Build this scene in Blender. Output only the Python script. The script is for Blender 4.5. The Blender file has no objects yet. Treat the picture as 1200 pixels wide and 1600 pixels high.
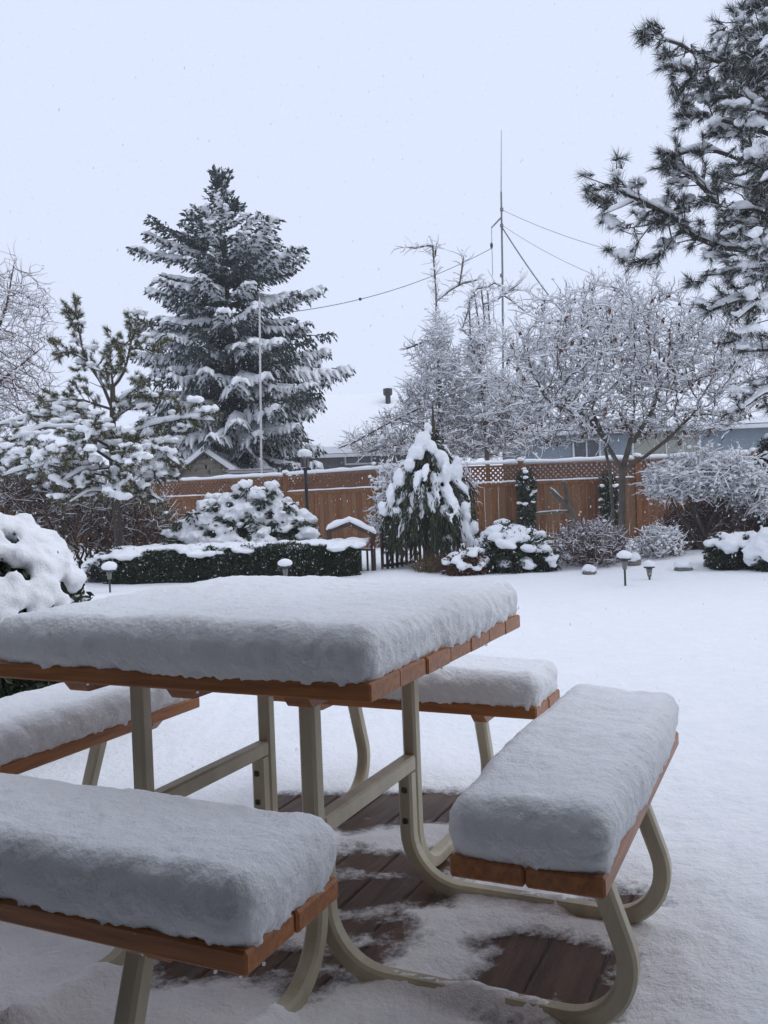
import bpy, bmesh, math, time
import numpy as np
from mathutils import Matrix, Vector

T0 = time.time()
S = bpy.context.scene
COL = S.collection
rad = math.radians

# ------------------------------------------------------------------ camera
CAM_H, PITCH, ROLL, FPX = 1.0868, -0.01395, -0.03777, 1400.0
_f = np.array([0, math.cos(PITCH), math.sin(PITCH)])
_r = np.array([1.0, 0, 0]); _u = np.cross(_r, _f)
RIGHT = math.cos(ROLL)*_r + math.sin(ROLL)*_u
UP = -math.sin(ROLL)*_r + math.cos(ROLL)*_u
CAM = np.array([0, 0, CAM_H])
cd = bpy.data.cameras.new('camera'); co = bpy.data.objects.new('camera', cd); COL.objects.link(co)
cd.sensor_fit = 'VERTICAL'; cd.sensor_height = 24; cd.sensor_width = 18
cd.lens = FPX/1600*24; cd.clip_start = 0.05; cd.clip_end = 2000
co.matrix_world = Matrix([[RIGHT[i], UP[i], -_f[i], CAM[i]] for i in range(3)] + [[0, 0, 0, 1]])
S.camera = co

# ------------------------------------------------------------------ sky and sun (falling snow, overcast)
SUN_EL, SUN_AZ = rad(50), rad(105)
W = bpy.data.worlds.new('World'); S.world = W; W.use_nodes = True
nt = W.node_tree; nt.nodes.clear()
sky = nt.nodes.new('ShaderNodeTexSky'); sky.sky_type = 'NISHITA'; sky.sun_disc = False
sky.sun_elevation = SUN_EL; sky.sun_rotation = SUN_AZ; sky.dust_density = 4; sky.air_density = 1.0
bg1 = nt.nodes.new('ShaderNodeBackground'); bg1.inputs[1].default_value = 0.05
nt.links.new(sky.outputs[0], bg1.inputs[0])
bg2 = nt.nodes.new('ShaderNodeBackground'); bg2.inputs[0].default_value = (0.725, 0.795, 0.975, 1); bg2.inputs[1].default_value = 1.12
mx = nt.nodes.new('ShaderNodeMixShader'); mx.inputs[0].default_value = 0.9
wo = nt.nodes.new('ShaderNodeOutputWorld')
nt.links.new(bg1.outputs[0], mx.inputs[1]); nt.links.new(bg2.outputs[0], mx.inputs[2]); nt.links.new(mx.outputs[0], wo.inputs[0])
sl = bpy.data.lights.new('sun', 'SUN'); sl.energy = 0.75; sl.angle = rad(60); sl.color = (1, 0.985, 0.96)
so = bpy.data.objects.new('sun', sl); COL.objects.link(so)
sd = Vector((math.sin(SUN_AZ)*math.cos(SUN_EL), math.cos(SUN_AZ)*math.cos(SUN_EL), math.sin(SUN_EL)))
so.rotation_euler = sd.to_track_quat('Z', 'Y').to_euler(); so.location = (5, 5, 30)
S.view_settings.view_transform = 'Standard'; S.view_settings.look = 'None'
S.view_settings.exposure = 0.0; S.view_settings.gamma = 1; S.view_settings.use_curve_mapping = False
S.render.engine = 'CYCLES'
S.cycles.use_denoising = True
S.cycles.max_bounces = 8; S.cycles.diffuse_bounces = 5; S.cycles.glossy_bounces = 2
S.cycles.transmission_bounces = 4; S.cycles.volume_bounces = 1; S.cycles.transparent_max_bounces = 8
S.cycles.caustics_reflective = False; S.cycles.caustics_refractive = False

# ------------------------------------------------------------------ pixel -> place
def ray(px, py):
    return _f + RIGHT*((px-600)/FPX) - UP*((py-800)/FPX)
def at(px, py, Y):
    d = ray(px, py); return CAM + d*(Y/d[1])
def ground(px, py, z=0.0):
    d = ray(px, py); return CAM + d*((z-CAM_H)/d[2])
def foot(px, Y, z=0.0):
    """the ground point below pixel column px (taken at the horizon) at depth Y"""
    p = at(px, 781-(px-600)*0.0377, Y); return np.array([p[0], p[1], z])
TYAW = -0.43694
TC = (-0.2830, 2.3580)
_fy = np.array([math.sin(TYAW), math.cos(TYAW)]); _ry = np.array([math.cos(TYAW), -math.sin(TYAW)])
_c = np.array([-1.25427, 2.01762]); TC = (float(_c@_ry), float(_c@_fy))
TM = Matrix.Translation((TC[0], TC[1], 0)) @ Matrix.Rotation(TYAW, 4, 'Z')
TMn = np.array(TM)
def tw(P):
    P = np.atleast_2d(np.asarray(P, float)); return P@TMn[:3, :3].T + TMn[:3, 3]
def wt(P):
    P = np.atleast_2d(np.asarray(P, float)); return (P-TMn[:3, 3])@TMn[:3, :3]

# ------------------------------------------------------------------ numpy helpers
def rs(seed): return np.random.default_rng(seed)
def nrm(v, ax=-1): return v/np.maximum(np.linalg.norm(v, axis=ax, keepdims=True), 1e-9)
def _hash(i, j, k, s):
    h = (i*374761393 + j*668265263 + k*2147483647*3 + s*974634777) & 0xFFFFFFFF
    h = ((h ^ (h >> 13))*1274126177) & 0xFFFFFFFF
    h = ((h ^ (h >> 16))*2246822519) & 0xFFFFFFFF
    return ((h ^ (h >> 15)) & 0xFFFFFF)/float(0xFFFFFF)
def vnoise(P, s=0):
    P = np.asarray(P, float); I = np.floor(P).astype(np.int64); F = P-I; F = F*F*(3-2*F)
    out = 0
    for a in (0, 1):
        for b in (0, 1):
            for c in (0, 1):
                w = (F[..., 0] if a else 1-F[..., 0])*(F[..., 1] if b else 1-F[..., 1])*(F[..., 2] if c else 1-F[..., 2])
                out = out + w*_hash(I[..., 0]+a, I[..., 1]+b, I[..., 2]+c, s)
    return out*2-1
def fbm(P, s=0, o=3, g=0.5):
    t = 0; a = 1; n = 0
    for i in range(o):
        t = t + a*vnoise(P*(2.03**i), s+i*17); n += a; a *= g
    return t/n

class MB:
    def __init__(self): self.V = []; self.F = []; self.n = 0
    def add(self, V, *Fs):
        V = np.asarray(V, float).reshape(-1, 3)
        for F in Fs:
            F = np.asarray(F, np.int64)
            if F.size: self.F.append(F+self.n)
        self.V.append(V); self.n += len(V); return self
    def xf(self, M):
        M = np.array(M); self.V = [v@M[:3, :3].T+M[:3, 3] for v in self.V]; return self
    def mesh(self, name, mat, smooth=False):
        me = bpy.data.meshes.new(name)
        V = np.concatenate(self.V) if self.V else np.zeros((0, 3))
        if self.F:
            loops = np.concatenate([f.ravel() for f in self.F]).astype(np.int32)
            tot = np.concatenate([np.full(len(f), f.shape[1], np.int32) for f in self.F])
            start = np.concatenate([[0], np.cumsum(tot)[:-1]]).astype(np.int32)
            me.vertices.add(len(V)); me.vertices.foreach_set('co', V.astype(np.float32).ravel())
            me.loops.add(len(loops)); me.loops.foreach_set('vertex_index', loops)
            me.polygons.add(len(tot)); me.polygons.foreach_set('loop_start', start); me.polygons.foreach_set('loop_total', tot)
            me.polygons.foreach_set('use_smooth', np.full(len(tot), smooth, bool))
            me.update(calc_edges=True)
        if mat is not None: me.materials.append(mat)
        return me
    def obj(self, name, mat, parent=None, smooth=False):
        return link(name, self.mesh(name, mat, smooth), parent)
def link(name, me, parent=None, matrix=None):
    o = bpy.data.objects.new(name, me); COL.objects.link(o)
    if parent is not None: o.parent = parent
    if matrix is not None: o.matrix_local = matrix
    return o
def tag(o, label=None, cat=None, group=None, kind=None):
    if label: o['label'] = label
    if cat: o['category'] = cat
    if group: o['group'] = group
    if kind: o['kind'] = kind
    return o
def thing(name, loc, label, cat, group=None, matrix=None):
    o = bpy.data.objects.new(name, None); COL.objects.link(o); o.empty_display_size = 0.1
    if matrix is not None: o.matrix_world = matrix
    else: o.location = tuple(float(v) for v in loc)
    return tag(o, label, cat, group)
def rel(mb, o):
    """mesh data built in world space, moved into the thing's own (unrotated) space"""
    l = np.array(o.location); mb.V = [v-l for v in mb.V]; return mb

def bevbox(sx, sy, sz, b, c=(0, 0, 0)):
    sx, sy, sz = sx/2, sy/2, sz/2
    V = []; idx = {}
    for x in (-1, 1):
        for y in (-1, 1):
            for z in (-1, 1):
                for ax in range(3):
                    p = [x*(sx-b), y*(sy-b), z*(sz-b)]; p[ax] = (x*sx, y*sy, z*sz)[ax]
                    idx[(x, y, z, ax)] = len(V); V.append([p[0]+c[0], p[1]+c[1], p[2]+c[2]])
    Q = []; Tt = []
    for s in (-1, 1):
        f = [idx[(s, y, z, 0)] for y, z in ((-1, -1), (1, -1), (1, 1), (-1, 1))]; Q.append(f if s > 0 else f[::-1])
        f = [idx[(x, s, z, 1)] for x, z in ((-1, -1), (-1, 1), (1, 1), (1, -1))]; Q.append(f if s > 0 else f[::-1])
        f = [idx[(x, y, s, 2)] for x, y in ((-1, -1), (1, -1), (1, 1), (-1, 1))]; Q.append(f if s > 0 else f[::-1])
    for a in (-1, 1):
        for d in (-1, 1):
            Q.append([idx[(-1, a, d, 1)], idx[(1, a, d, 1)], idx[(1, a, d, 2)], idx[(-1, a, d, 2)]][::(1 if a*d > 0 else -1)])
            Q.append([idx[(a, -1, d, 2)], idx[(a, 1, d, 2)], idx[(a, 1, d, 0)], idx[(a, -1, d, 0)]][::(1 if a*d > 0 else -1)])
            Q.append([idx[(a, d, -1, 0)], idx[(a, d, 1, 0)], idx[(a, d, 1, 1)], idx[(a, d, -1, 1)]][::(1 if a*d > 0 else -1)])
            for z in (-1, 1):
                Tt.append([idx[(a, d, z, 0)], idx[(a, d, z, 1)], idx[(a, d, z, 2)]][::(1 if a*d*z > 0 else -1)])
    return np.array(V), np.array(Q), np.array(Tt)
def box(c, s, b=0.004):
    return bevbox(s[0], s[1], s[2], b, c)

def tubes(P, R, k=5, cap=False):
    P = np.asarray(P, float); R = np.asarray(R, float); B, n = P.shape[:2]
    t = nrm(np.gradient(P, axis=1)) if n > 2 else nrm(np.repeat((P[:, 1:]-P[:, :1]), n, axis=1))
    ref = np.where(np.abs(t.mean(1)[:, 2:3]) > 0.85, np.array([[1.0, 0.03, 0]]), np.array([[0, 0, 1.0]]))[:, None, :]
    a = nrm(np.cross(t, np.broadcast_to(ref, t.shape))); b = np.cross(a, t)
    th = np.arange(k)*2*np.pi/k
    V = P[:, :, None, :] + R[:, :, None, None]*(a[:, :, None, :]*np.cos(th)[None, None, :, None]-b[:, :, None, :]*np.sin(th)[None, None, :, None])
    base = (np.arange(B)[:, None, None]*n+np.arange(n-1)[None, :, None])*k
    i = np.arange(k)[None, None, :]; j = (i+1) % k
    Q = np.stack([base+i, base+k+i, base+k+j, base+j], -1).reshape(-1, 4)
    Fs = [Q]
    if cap:
        e0 = (np.arange(B)*n*k)[:, None]+np.arange(k)[None, :]; e1 = e0+(n-1)*k
        Fs += [e0, e1[:, ::-1]]
    return (V.reshape(-1, 3), *Fs)
def snow_tubes(P, R, Wd, Hh, k=6, sink=0.35):
    """snow lying along the top of twigs: P (B,n,3), twig radius R, snow half width Wd, snow height Hh"""
    P = np.asarray(P, float); B, n = P.shape[:2]
    t = nrm(np.gradient(P, axis=1)) if n > 2 else nrm(np.repeat((P[:, 1:]-P[:, :1]), n, axis=1))
    up = np.array([0, 0, 1.0])
    a = np.cross(t, np.broadcast_to(up, t.shape)); al = np.linalg.norm(a, axis=-1, keepdims=True)
    a = np.where(al > 0.05, a/np.maximum(al, 1e-6), np.array([1.0, 0, 0]))
    flat = np.clip(al[..., 0]*1.3, 0.12, 1)
    w = Wd*flat; h = Hh*flat
    C = P+up*(R*0.6+h*(0.5-sink*0.5))[..., None]
    th = np.arange(k)*2*np.pi/k+0.3
    V = C[:, :, None, :]+a[:, :, None, :]*(w[:, :, None]*np.cos(th))[..., None]+up*(h[:, :, None]*0.5*np.sin(th))[..., None]
    base = (np.arange(B)[:, None, None]*n+np.arange(n-1)[None, :, None])*k
    i = np.arange(k)[None, None, :]; j = (i+1) % k
    return V.reshape(-1, 3), np.stack([base+i, base+j, base+k+j, base+k+i], -1).reshape(-1, 4)
_ico = {}
def ico(sub):
    if sub not in _ico:
        bm = bmesh.new(); bmesh.ops.create_icosphere(bm, subdivisions=sub, radius=1)
        _ico[sub] = (np.array([v.co[:] for v in bm.verts]), np.array([[v.index for v in f.verts] for f in bm.faces])); bm.free()
    return _ico[sub]
def lumps(C, Rr, sub=2, seed=0, rough=0.28, fr=1.7):
    """noisy flattened balls; C (N,3), Rr (N,3)"""
    C = np.atleast_2d(C); Rr = np.atleast_2d(Rr)*np.ones((len(C), 1)); iv, it = ico(sub); N = len(C)
    q = iv[None]*fr+np.arange(N)[:, None, None]*7.31
    d = 1+rough*vnoise(q, seed)+rough*0.5*vnoise(q*2.1, seed+5)
    an = rs(seed).uniform(0, 6.28, N); ca, sa = np.cos(an)[:, None], np.sin(an)[:, None]
    v = iv[None]*d[..., None]*Rr[:, None, :]
    v = np.stack([v[..., 0]*ca-v[..., 1]*sa, v[..., 0]*sa+v[..., 1]*ca, v[..., 2]], -1)+C[:, None, :]
    F = it[None]+(np.arange(N)*len(iv))[:, None, None]
    return v.reshape(-1, 3), F.reshape(-1, 3)
def leaves(P, D, L, Wd, seed=0, N=None, fold=0.0):
    """diamond leaves: base P, direction D"""
    g = rs(seed); n = len(P); D = nrm(D)
    if N is None: N = g.normal(size=(n, 3))
    s = nrm(np.cross(D, N)); L = np.broadcast_to(np.asarray(L, float), (n,))[:, None]; Wd = np.broadcast_to(np.asarray(Wd, float), (n,))[:, None]
    m = P+D*L*0.45
    V = np.stack([P, m+s*Wd/2, P+D*L, m-s*Wd/2], 1)
    return V.reshape(-1, 3), np.arange(n*4).reshape(-1, 4)
def needles(P, D, n, L, spread, shoot, wd, seed=0):
    """n needles round each shoot tip P (shoot runs back along -D for length shoot)"""
    g = rs(seed); m = len(P); D = nrm(D)
    d = nrm(D[:, None, :]+spread*g.normal(size=(m, n, 3)))
    b = P[:, None, :]-D[:, None, :]*(g.random((m, n, 1))*shoot)
    s = nrm(np.cross(d, g.normal(size=(m, n, 3))))*wd
    l = L*(0.7+0.5*g.random((m, n, 1)))
    V = np.stack([b-s*0.65, b+s*0.65, b+d*l], 2)
    return V.reshape(-1, 3), np.arange(m*n*3).reshape(-1, 3)
def remesh(mb, voxel, smooth_it=2, disp=0.0, fr=12, seed=3):
    """fuse overlapping snow lumps into one skin"""
    me = mb.mesh('tmp', None); o = bpy.data.objects.new('tmp', me); COL.objects.link(o)
    m = o.modifiers.new('r', 'REMESH'); m.mode = 'VOXEL'; m.voxel_size = voxel
    if smooth_it:
        s = o.modifiers.new('s', 'SMOOTH'); s.iterations = smooth_it; s.factor = 0.5
    dg = bpy.context.evaluated_depsgraph_get(); e = o.evaluated_get(dg); em = e.to_mesh()
    n = len(em.vertices); V = np.empty(n*3, np.float32); em.vertices.foreach_get('co', V); V = V.reshape(-1, 3).astype(float)
    N = np.empty(n*3, np.float32); em.vertices.foreach_get('normal', N); N = N.reshape(-1, 3)
    L = np.empty(len(em.loops), np.int32); em.loops.foreach_get('vertex_index', L)
    tot = np.empty(len(em.polygons), np.int32); em.polygons.foreach_get('loop_total', tot)
    st = np.empty(len(em.polygons), np.int32); em.polygons.foreach_get('loop_start', st)
    out = MB()
    if disp: V = V+N*(disp*fbm(V*fr, seed))[:, None]
    q = st[tot == 4]; t = st[tot == 3]
    out.V = [V]; out.n = n
    if len(q): out.F.append(L[q[:, None]+np.arange(4)].astype(np.int64))
    if len(t): out.F.append(L[t[:, None]+np.arange(3)].astype(np.int64))
    e.to_mesh_clear(); bpy.data.objects.remove(o); bpy.data.meshes.remove(me)
    return out

# ------------------------------------------------------------------ materials
def mat(name, c1, c2=None, rough=0.8, scale=6.0, detail=4, bump=0.0, bscale=40.0, spec=0.3, island=False, stretch=None, coat=0, sss=0.0):
    m = bpy.data.materials.new(name); m.use_nodes = True; n = m.node_tree; b = n.nodes['Principled BSDF']
    b.inputs['Roughness'].default_value = rough; b.inputs['Specular IOR Level'].default_value = spec
    b.inputs['Base Color'].default_value = (*c1, 1)
    tc = n.nodes.new('ShaderNodeTexCoord'); src = tc.outputs['Object']
    if stretch:
        mp = n.nodes.new('ShaderNodeMapping'); mp.inputs['Scale'].default_value = stretch
        n.links.new(src, mp.inputs[0]); src = mp.outputs[0]
    if c2:
        mixn = n.nodes.new('ShaderNodeMix'); mixn.data_type = 'RGBA'
        mixn.inputs['A'].default_value = (*c1, 1); mixn.inputs['B'].default_value = (*c2, 1)
        if island:
            ge = n.nodes.new('ShaderNodeNewGeometry'); n.links.new(ge.outputs['Random Per Island'], mixn.inputs['Factor'])
        else:
            no = n.nodes.new('ShaderNodeTexNoise'); no.inputs['Scale'].default_value = scale; no.inputs['Detail'].default_value = detail
            rp = n.nodes.new('ShaderNodeMapRange'); rp.inputs[1].default_value = 0.32; rp.inputs[2].default_value = 0.68
            n.links.new(src, no.inputs['Vector']); n.links.new(no.outputs['Fac'], rp.inputs[0]); n.links.new(rp.outputs[0], mixn.inputs['Factor'])
        n.links.new(mixn.outputs['Result'], b.inputs['Base Color'])
    if bump:
        nb = n.nodes.new('ShaderNodeTexNoise'); nb.inputs['Scale'].default_value = bscale; nb.inputs['Detail'].default_value = 5; nb.inputs['Roughness'].default_value = 0.65
        bp = n.nodes.new('ShaderNodeBump'); bp.inputs['Strength'].default_value = 1.0; bp.inputs['Distance'].default_value = bump
        n.links.new(src, nb.inputs['Vector']); n.links.new(nb.outputs['Fac'], bp.inputs['Height']); n.links.new(bp.outputs[0], b.inputs['Normal'])
    if coat: b.inputs['Coat Weight'].default_value = coat; b.inputs['Coat Roughness'].default_value = 0.25
    if sss:
        b.inputs['Subsurface Weight'].default_value = sss; b.inputs['Subsurface Radius'].default_value = (0.02, 0.024, 0.03); b.inputs['Subsurface Scale'].default_value = 1.0
    return m
M = {}
M['snow'] = mat('snow', (0.88, 0.90, 0.93), (0.92, 0.93, 0.94), 0.75, 30, bump=0.0065, bscale=100, spec=0.15, sss=0.3)
M['snow_far'] = mat('snow_far', (0.87, 0.89, 0.92), (0.91, 0.92, 0.94), 0.85, 8, bump=0.02, bscale=18, spec=0.15)
M['snow_lawn'] = mat('snow_lawn', (0.87, 0.89, 0.92), (0.92, 0.93, 0.94), 0.8, 12, bump=0.012, bscale=28, spec=0.2)
M['flake'] = mat('flake', (0.9, 0.9, 0.92), None, 0.8)
def flake_mat():
    n = M['flake'].node_tree; tr = n.nodes.new('ShaderNodeBsdfTranslucent'); tr.inputs[0].default_value = (.95, .95, .97, 1); mxs = n.nodes.new('ShaderNodeMixShader'); mxs.inputs[0].default_value = .8
    out = n.nodes['Material Output']; n.links.new(n.nodes['Principled BSDF'].outputs[0], mxs.inputs[1]); n.links.new(tr.outputs[0], mxs.inputs[2]); n.links.new(mxs.outputs[0], out.inputs[0])
flake_mat()
M['table_wood'] = mat('table_wood', (0.44, 0.165, 0.042), (0.26, 0.092, 0.024), 0.45, 5, bump=0.0015, bscale=14, spec=0.4, stretch=(1, 14, 14), coat=0.15)
M['tube'] = mat('tube', (0.58, 0.53, 0.385), (0.40, 0.36, 0.255), 0.4, 5, detail=8, bump=0.0008, bscale=90, spec=0.45, stretch=(2, 2, .6))
M['bolt'] = mat('bolt', (0.05, 0.045, 0.04), None, 0.5)
M['deck'] = mat('deck', (0.06, 0.031, 0.017), (0.12, 0.066, 0.038), 0.5, 4, bump=0.003, bscale=12, spec=0.25, stretch=(10, 1.2, 10))
M['cedar'] = mat('cedar', (0.25, 0.103, 0.034), (0.125, 0.052, 0.02), 0.7, 2.2, bump=0.004, bscale=10, stretch=(9, 9, 0.9))
M['cedar_dark'] = mat('cedar_dark', (0.14, 0.054, 0.020), (0.20, 0.08, 0.028), 0.7, 3, bump=0.004, bscale=10, stretch=(9, 9, 0.9))
M['cedar_weathered'] = mat('cedar_weathered', (0.17, 0.088, 0.042), (0.23, 0.115, 0.05), 0.75, 2.5, bump=0.004, bscale=10, stretch=(9, 9, 0.9))
M['bark'] = mat('bark', (0.055, 0.042, 0.034), (0.10, 0.08, 0.065), 0.9, 12, bump=0.012, bscale=30, stretch=(1, 1, 0.35))
M['bark_grey'] = mat('bark_grey', (0.11, 0.092, 0.075), (0.17, 0.15, 0.12), 0.9, 9, bump=0.01, bscale=30)
M['twig'] = mat('twig', (0.075, 0.056, 0.05), (0.15, 0.115, 0.10), 0.9, island=True)
M['twig_red'] = mat('twig_red', (0.075, 0.036, 0.032), (0.15, 0.08, 0.07), 0.9, island=True)
M['twig_tan'] = mat('twig_tan', (0.07, 0.036, 0.021), (0.17, 0.095, 0.055), 0.9, island=True)
M['needle'] = mat('needle', (0.024, 0.03, 0.022), (0.075, 0.08, 0.062), 0.6, island=True)
M['needle_blue'] = mat('needle_blue', (0.016, 0.028, 0.024), (0.05, 0.068, 0.058), 0.65, island=True)
M['needle_yellow'] = mat('needle_yellow', (0.05, 0.055, 0.016), (0.14, 0.13, 0.045), 0.6, island=True)
M['needle_green'] = mat('needle_green', (0.022, 0.034, 0.016), (0.075, 0.09, 0.045), 0.6, island=True)
M['leaf_dark'] = mat('leaf_dark', (0.014, 0.025, 0.011), (0.045, 0.065, 0.025), 0.45, island=True, spec=0.4)
M['leaf_box'] = mat('leaf_box', (0.012, 0.022, 0.010), (0.05, 0.07, 0.028), 0.55, island=True)
M['leaf_dry'] = mat('leaf_dry', (0.16, 0.055, 0.025), (0.10, 0.04, 0.025), 0.8, island=True)
M['grass_dry'] = mat('grass_dry', (0.20, 0.14, 0.08), (0.09, 0.06, 0.035), 0.85, island=True)
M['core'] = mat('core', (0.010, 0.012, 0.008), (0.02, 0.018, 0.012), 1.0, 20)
M['black_metal'] = mat('black_metal', (0.018, 0.018, 0.018), (0.03, 0.03, 0.03), 0.45, 15, spec=0.5)
M['dark_wood'] = mat('dark_wood', (0.055, 0.032, 0.024), (0.09, 0.055, 0.042), 0.8, 6, stretch=(8, 8, 1))
M['white_paint'] = mat('white_paint', (0.62, 0.63, 0.64), (0.5, 0.5, 0.5), 0.5, 9)
M['mast'] = mat('mast', (0.13, 0.135, 0.14), (0.2, 0.2, 0.2), 0.5, 9, spec=0.5)
M['siding_blue'] = mat('siding_blue', (0.25, 0.30, 0.34), (0.21, 0.255, 0.295), 0.7, 3)
M['siding_beige'] = mat('siding_beige', (0.30, 0.27, 0.22), (0.24, 0.215, 0.18), 0.75, 3)
M['siding_grey'] = mat('siding_grey', (0.12, 0.11, 0.11), (0.16, 0.15, 0.145), 0.75, 3)
M['frame_white'] = mat('frame_white', (0.62, 0.64, 0.66), None, 0.5)
M['glass'] = mat('glass', (0.03, 0.035, 0.04), (0.05, 0.055, 0.06), 0.08, 2, spec=0.6)
M['blind'] = mat('blind', (0.36, 0.36, 0.30), (0.30, 0.30, 0.25), 0.6, 2)
M['stone'] = mat('stone', (0.14, 0.13, 0.12), (0.22, 0.20, 0.18), 0.9, 10, bump=0.01, bscale=25)
M['lens'] = mat('lens', (0.16, 0.155, 0.14), None, 0.25, spec=0.5)
M['wall'] = mat('wall', (0.10, 0.08, 0.065), (0.085, 0.07, 0.055), 0.8, 3)
def water_mat():
    m = bpy.data.materials.new('water'); m.use_nodes = True; b = m.node_tree.nodes['Principled BSDF']
    b.inputs['Roughness'].default_value = 0.12; b.inputs['IOR'].default_value = 1.33; b.inputs['Transmission Weight'].default_value = 1.0
    b.inputs['Base Color'].default_value = (0.95, 0.97, 1, 1); return m
M['water'] = water_mat()

# ------------------------------------------------------------------ ground: one sheet of snow, thin and broken over the deck
def seg_dist(P, a, b):
    a = np.asarray(a)[:2]; b = np.asarray(b)[:2]; d = b-a; L = max(d@d, 1e-9)
    t = np.clip(((P-a)@d)/L, 0, 1); q = a+t[:, None]*d
    return np.linalg.norm(P-q, axis=1)
def axis_pts(lo, hi, fine, f0, f1, step2, g=1.12):
    c = list(np.arange(f0, f1+1e-6, fine)); s = fine; x = c[-1]
    while x < hi:
        s = min(s*g, max(step2, 0.03*abs(x-f1))); x += s; c.append(x)
    s = fine; x = c[0]; pre = []
    while x > lo:
        s = min(s*g, max(step2, 0.03*abs(x-f0))); x -= s; pre.append(x)
    return np.array(pre[::-1]+c)
xs = axis_pts(-150, 150, 0.018, -1.2, 1.3, 0.2); ys = axis_pts(-12, 160, 0.018, 1.2, 3.1, 0.2)
GX, GY = np.meshgrid(xs, ys); G2 = np.stack([GX.ravel(), GY.ravel()], 1); G3 = np.c_[G2, np.zeros(len(G2))]
def lawn_z(P2):
    P3 = np.c_[P2, np.zeros(len(P2))]
    d = np.hypot(P2[:, 0], P2[:, 1])
    z = 0.045+0.022*fbm(P3*0.55, 4, 3)+0.015*fbm(P3*2.1, 9, 3)*np.clip(1.4-d/14, 0.2, 1)
    bed = np.clip((P2[:, 1]-(12.0-0.13*np.clip(P2[:, 0], -5, 6)+0.5*vnoise(P3*0.5, 2)))/0.8, 0, 1)
    return z+bed*(0.07+0.09*fbm(P3*0.9, 21, 3))
Z = lawn_z(G2)
BARE = [((475, 1262), (700, 1262), .15), ((560, 1290), (690, 1270), .07), ((560, 1345), (655, 1352), .10), ((555, 1400), (650, 1395), .12), ((545, 1450), (610, 1450), .085),
        ((540, 1500), (575, 1492), .06), ((845, 1490), (800, 1570), .10), ((915, 1500), (900, 1570), .075), ((955, 1418), (985, 1405), .055), ((300, 1515), (470, 1500), .075), ((500, 1530), (470, 1545), .05),
        ((420, 1290), (440, 1285), .05), ((745, 1480), (800, 1470), .03)]
near = (G2[:, 1] < 5) & (np.abs(G2[:, 0]) < 3)
Pn = G2[near]; sdv = np.full(len(Pn), 9.0)
for a, b, r in BARE:
    sdv = np.minimum(sdv, seg_dist(Pn, ground(*a), ground(*b))-r)
P3n = np.c_[Pn, np.zeros(len(Pn))]
sdv = sdv+0.06*fbm(P3n*7, 31, 4, 0.6)+0.022*vnoise(P3n*36, 8)
tl = wt(P3n)[:, :2]
shelter = np.exp(-np.clip(np.maximum(np.abs(tl[:, 0])-0.85, np.abs(tl[:, 1])-0.85), 0, 9)**2/0.08)   # thin snow below table and benches
zn = Z[near]*(1-shelter)+shelter*(0.022+0.010*fbm(P3n*6, 12, 3))+0.0035*vnoise(P3n*22, 77)+0.002*vnoise(P3n*48, 78)
cover = np.clip(sdv/0.07, -1, 1); ramp = np.clip(sdv/0.20, 0, 1)**0.7
zn = np.where(sdv > -0.09, np.minimum(zn, 0.0035+0.0015*vnoise(P3n*60, 4)+zn*ramp), -0.075); rdg = np.zeros(len(Pn))
# ridges of snow lying along the floor tubes
for a, b, h, w in [((.36, .239), (.70, .239), .056, .036), ((.34, -.239), (.80, -.239), .05, .04), ((-.24, -.40), (-.24, -.9), .068, .05), ((.24, -.42), (.24, -.85), .066, .045), ((-.36, .239), (-.75, .239), .06, .04)]:
    a2, b2 = np.array(a), np.array(b); dv = b2-a2; tt = ((tl-a2)@dv)/(dv@dv); dd = np.abs((tl-a2)@np.array([-dv[1], dv[0]]))/np.linalg.norm(dv)
    en = np.clip(np.minimum(tt, 1-tt)/.22+.35, 0, 1); en = en*en*(3-2*en)*(.9+.25*vnoise(P3n*11, 5)); f_ = np.exp(-(dd/w)**2)*en
    rdg = np.maximum(rdg, np.clip(f_*1.7, 0, 1)); zn = np.where(f_ > .06, np.maximum(zn, f_*(h+.006*vnoise(P3n*26, 6))), zn)
Z[near] = zn
nx, ny = len(xs), len(ys)
ii = (np.arange(ny-1)[:, None]*nx+np.arange(nx-1)[None, :]).ravel()
g = MB().add(np.c_[G2, Z], np.stack([ii, ii+1, ii+nx+1, ii+nx], 1))
lawn = tag(g.obj('snowy_lawn', M['snow_lawn'], None, True), 'snow covered lawn and deck, smooth and untrodden', kind='structure')
thick_ = np.ones(len(G2)); thick_[near] = np.clip(0.5+sdv/0.13, 0, 1)
ridge_ = np.zeros(len(G2)); ridge_[near] = rdg; thick_ = np.maximum(thick_, ridge_)
at_ = lawn.data.attributes.new('thickness', 'FLOAT', 'POINT'); at_.data.foreach_set('value', thick_.astype(np.float32))
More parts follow.
